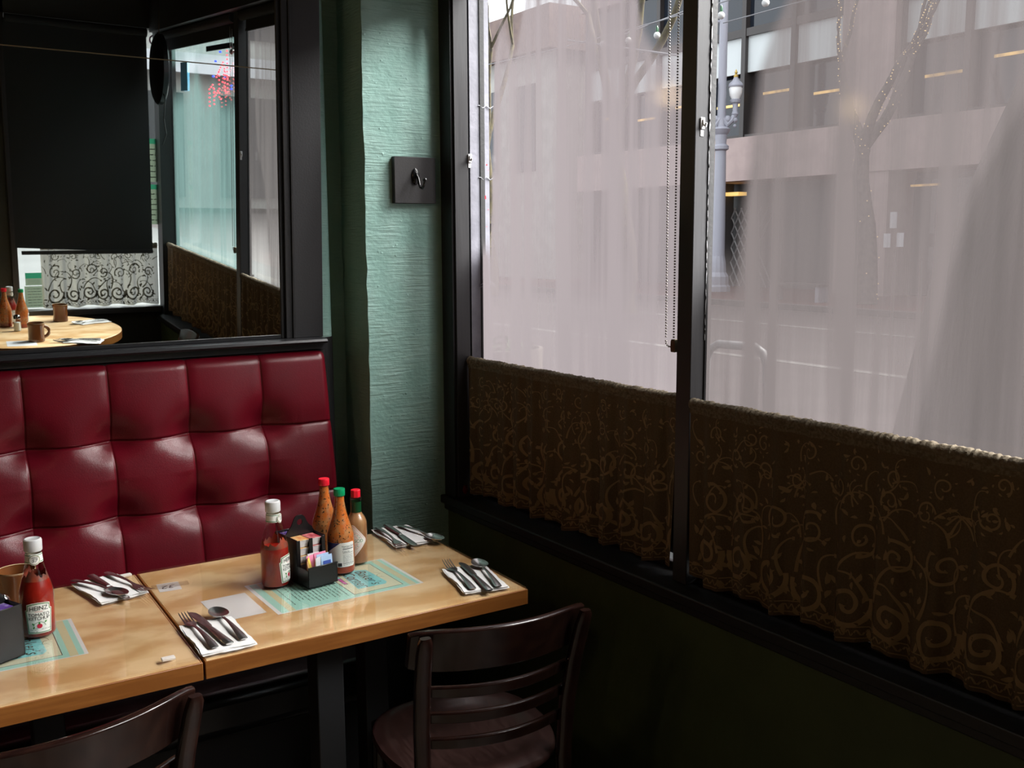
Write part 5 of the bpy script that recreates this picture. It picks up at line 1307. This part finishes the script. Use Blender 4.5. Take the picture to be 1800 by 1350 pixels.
nt = thing('street_tree', 'broad dark trunk just outside the misted right side of the nearest window', 'tree', (2.37, -.20, G), 0, 'bare street trees')
L = nt.location; rings = []; rnd = random.Random(6)
for (x, y, z, r) in ((2.33, -.10, -.15, .52), (2.335, -.10, .05, .44), (2.335, -.13, .40, .37), (2.345, -.143, .90, .335), (2.375, -.217, 1.42, .315), (2.405, -.292, 1.69, .30), (2.445, -.395, 2.02, .285), (2.48, -.49, 2.3, .27), (2.54, -.66, 2.9, .25), (2.60, -.85, 3.6, .22)):
    rings.append([Vector((x+r*(1+.05*sin(5*2*pi*j/32+z*2))*cos(2*pi*j/32), y+r*(1+.05*sin(5*2*pi*j/32+z*2))*sin(2*pi*j/32), z))-L for j in range(32)])
mb = MB().loft(rings)
for a in (0.3, 2.2, 4.4):
    mb.tube([Vector((2.60, -.85, 3.5))-L, Vector((2.60+.5*cos(a), -.85+.5*sin(a), 4.4))-L, Vector((2.60+1.1*cos(a), -.85+1.1*sin(a), 5.6))-L, Vector((2.6+1.3*cos(a+.2), -.85+1.3*sin(a+.2), 6.8))-L], [.15, .12, .09, .04], 10)
mb.build('trunk', 'bark3', nt, smooth=60)

# festoon bulbs on wires over the street
def wirethru(P, label, r=.012):
    L = Vector(P[0]); o = MB().tube([Vector(p)-L for p in P], r, 5).build('overhead_wire', 'wire', None); o.location = L
    return tag(o, label, 'wire', 'overhead wires across the street')
def catenary(a, b, sag, n=20): 
    a, b = Vector(a), Vector(b); return [a.lerp(b, i/n)-Vector((0, 0, sag*4*(i/n)*(1-i/n))) for i in range(n+1)]
wirethru(catenary((9.6, 22, 5.3), (9.9, 4, 5.0), .35), 'thin festoon wire carrying the white bulbs', .010)
bul = None
for i, (y, z, lab) in enumerate(((8.17, 4.654, 'white festoon bulb nearest the clear strip, highest in view'), (9.01, 4.646, 'white festoon bulb in front of the lamp pole'), (10.39, 4.609, 'white festoon bulb left of the near mullion, by the mossy branch'), (11.08, 4.648, 'faint white festoon bulb deep in the fogged pane'), (11.75, 4.70, 'faintest white festoon bulb, farthest from the mullion'))):
    if bul is None:
        bul = thing('festoon_bulb', lab, 'light bulb', (9.87, y, z), 0, 'festoon bulbs')
        MB().ball((0, 0, 0), .052, 14, 10).build('globe', 'bulb', bul); MB().lathe([(.02, .045), (.022, .11), (.01, .14)], 10).build('socket', 'foil', bul)
    else: dup(bul, (9.87, y, z), 0, lab)
wirethru(catenary((9.7, 12.5, 4.87), (10.12, 10.2, 4.31), 0)+[Vector((12, 0, 1.9+3))][:0], 'pale cable sloping down to the near mullion', .016)
wirethru([(9.855, 11.72, 4.717), (9.85, 9.92, 4.83), (9.9, 6, 5.1)], 'pale cable rising towards the near mullion', .012)
wirethru([(22.0, 21.6, 8.25-.17), (20.86, 11.28, 6.83+1.0), (19, -2, 9.0)], 'dark trolley wire from the street lamp bracket', .02)

# planter, bike rack, bench
pl = thing('planter', 'large pale round planter on the near pavement', 'planter', (3.52, 4.62, G))
MB().lathe([(.22, 0), (.27, .30), (.295, .80), (.30, .86), (.27, .86), (.25, .78)], 30).build('pot', 'planter', pl)
mb = MB(); rnd = random.Random(8)
for k in range(140):
    a = rnd.uniform(0, 6.28); r = .23*math.sqrt(rnd.random()); p = Vector((r*cos(a), r*sin(a), .80+rnd.uniform(0, .18)*(1-r/.3))); d = Vector((rnd.uniform(-1, 1), rnd.uniform(-1, 1), rnd.uniform(.2, 1))).normalized()*.06; s = Vector((-d.y, d.x, 0)).normalized()*.018
    mb.add([p-s, p+d*.6+s, p+d, p+d*.6-s], [(0, 1, 2, 3)])
o = mb.build('shrub', 'shrub', pl, smooth=0); o['kind'] = 'stuff'
br = thing('bike_rack', 'galvanised hoop bike rack just outside the clear strip', 'bike rack', (3.5, 2.16, G))
pts = []
A = Vector((-.045, .19, 0)); 
for i in range(25):
    t = i/24; s = 1-2*t
    pts.append((0, 0, 0))
pts = [A+Vector((0, 0, 0)), A+Vector((0, 0, .95))]+[A*cos(pi*k/10*.5)**1+Vector((0, 0, .95+.13*sin(pi*k/20))) for k in range(1, 1)]
hoop = [A*1.0, A*1.0+Vector((0, 0, .90)), A*.97+Vector((0, 0, 1.0)), A*.85+Vector((0, 0, 1.06)), A*.6+Vector((0, 0, 1.09)), -A*.6+Vector((0, 0, 1.09)), -A*.85+Vector((0, 0, 1.06)), -A*.97+Vector((0, 0, 1.0)), -A*1.0+Vector((0, 0, .90)), -A*1.0]
MB().tube(hoop, .024, 10).build('hoop', 'galv', br, smooth=60)
bn = thing('street_bench', 'low street bench on the far red pavement', 'bench', (20.6, 17.0, G))
MB().box(-.25, .25, -.9, .9, .42, .48).build('seat', 'kerb', bn, smooth=0)
for s in (-.8, .8): MB().box(-.2, .2, s-.06, s+.06, 0, .42).build('leg', 'lampgrey', bn, smooth=0)
rb = thing('red_board', 'slanted red board outside the front window, seen in the mirror', 'board', (.33, -3.1, G))
mb = MB(); mb.box8([(-.35, 0, 0), (.12, 0, 0), (.12, .04, 0), (-.35, .04, 0), (-.35, -.3, 1.45), (-.1, -.3, 1.45), (-.1, -.26, 1.45), (-.35, -.26, 1.45)]); mb.build('panel', 'redboard', rb, smooth=0)
MB().tube([(-.2, -.3, 1.3), (-.2, -.8, 0)], .02, 6).build('prop', 'galv', rb)
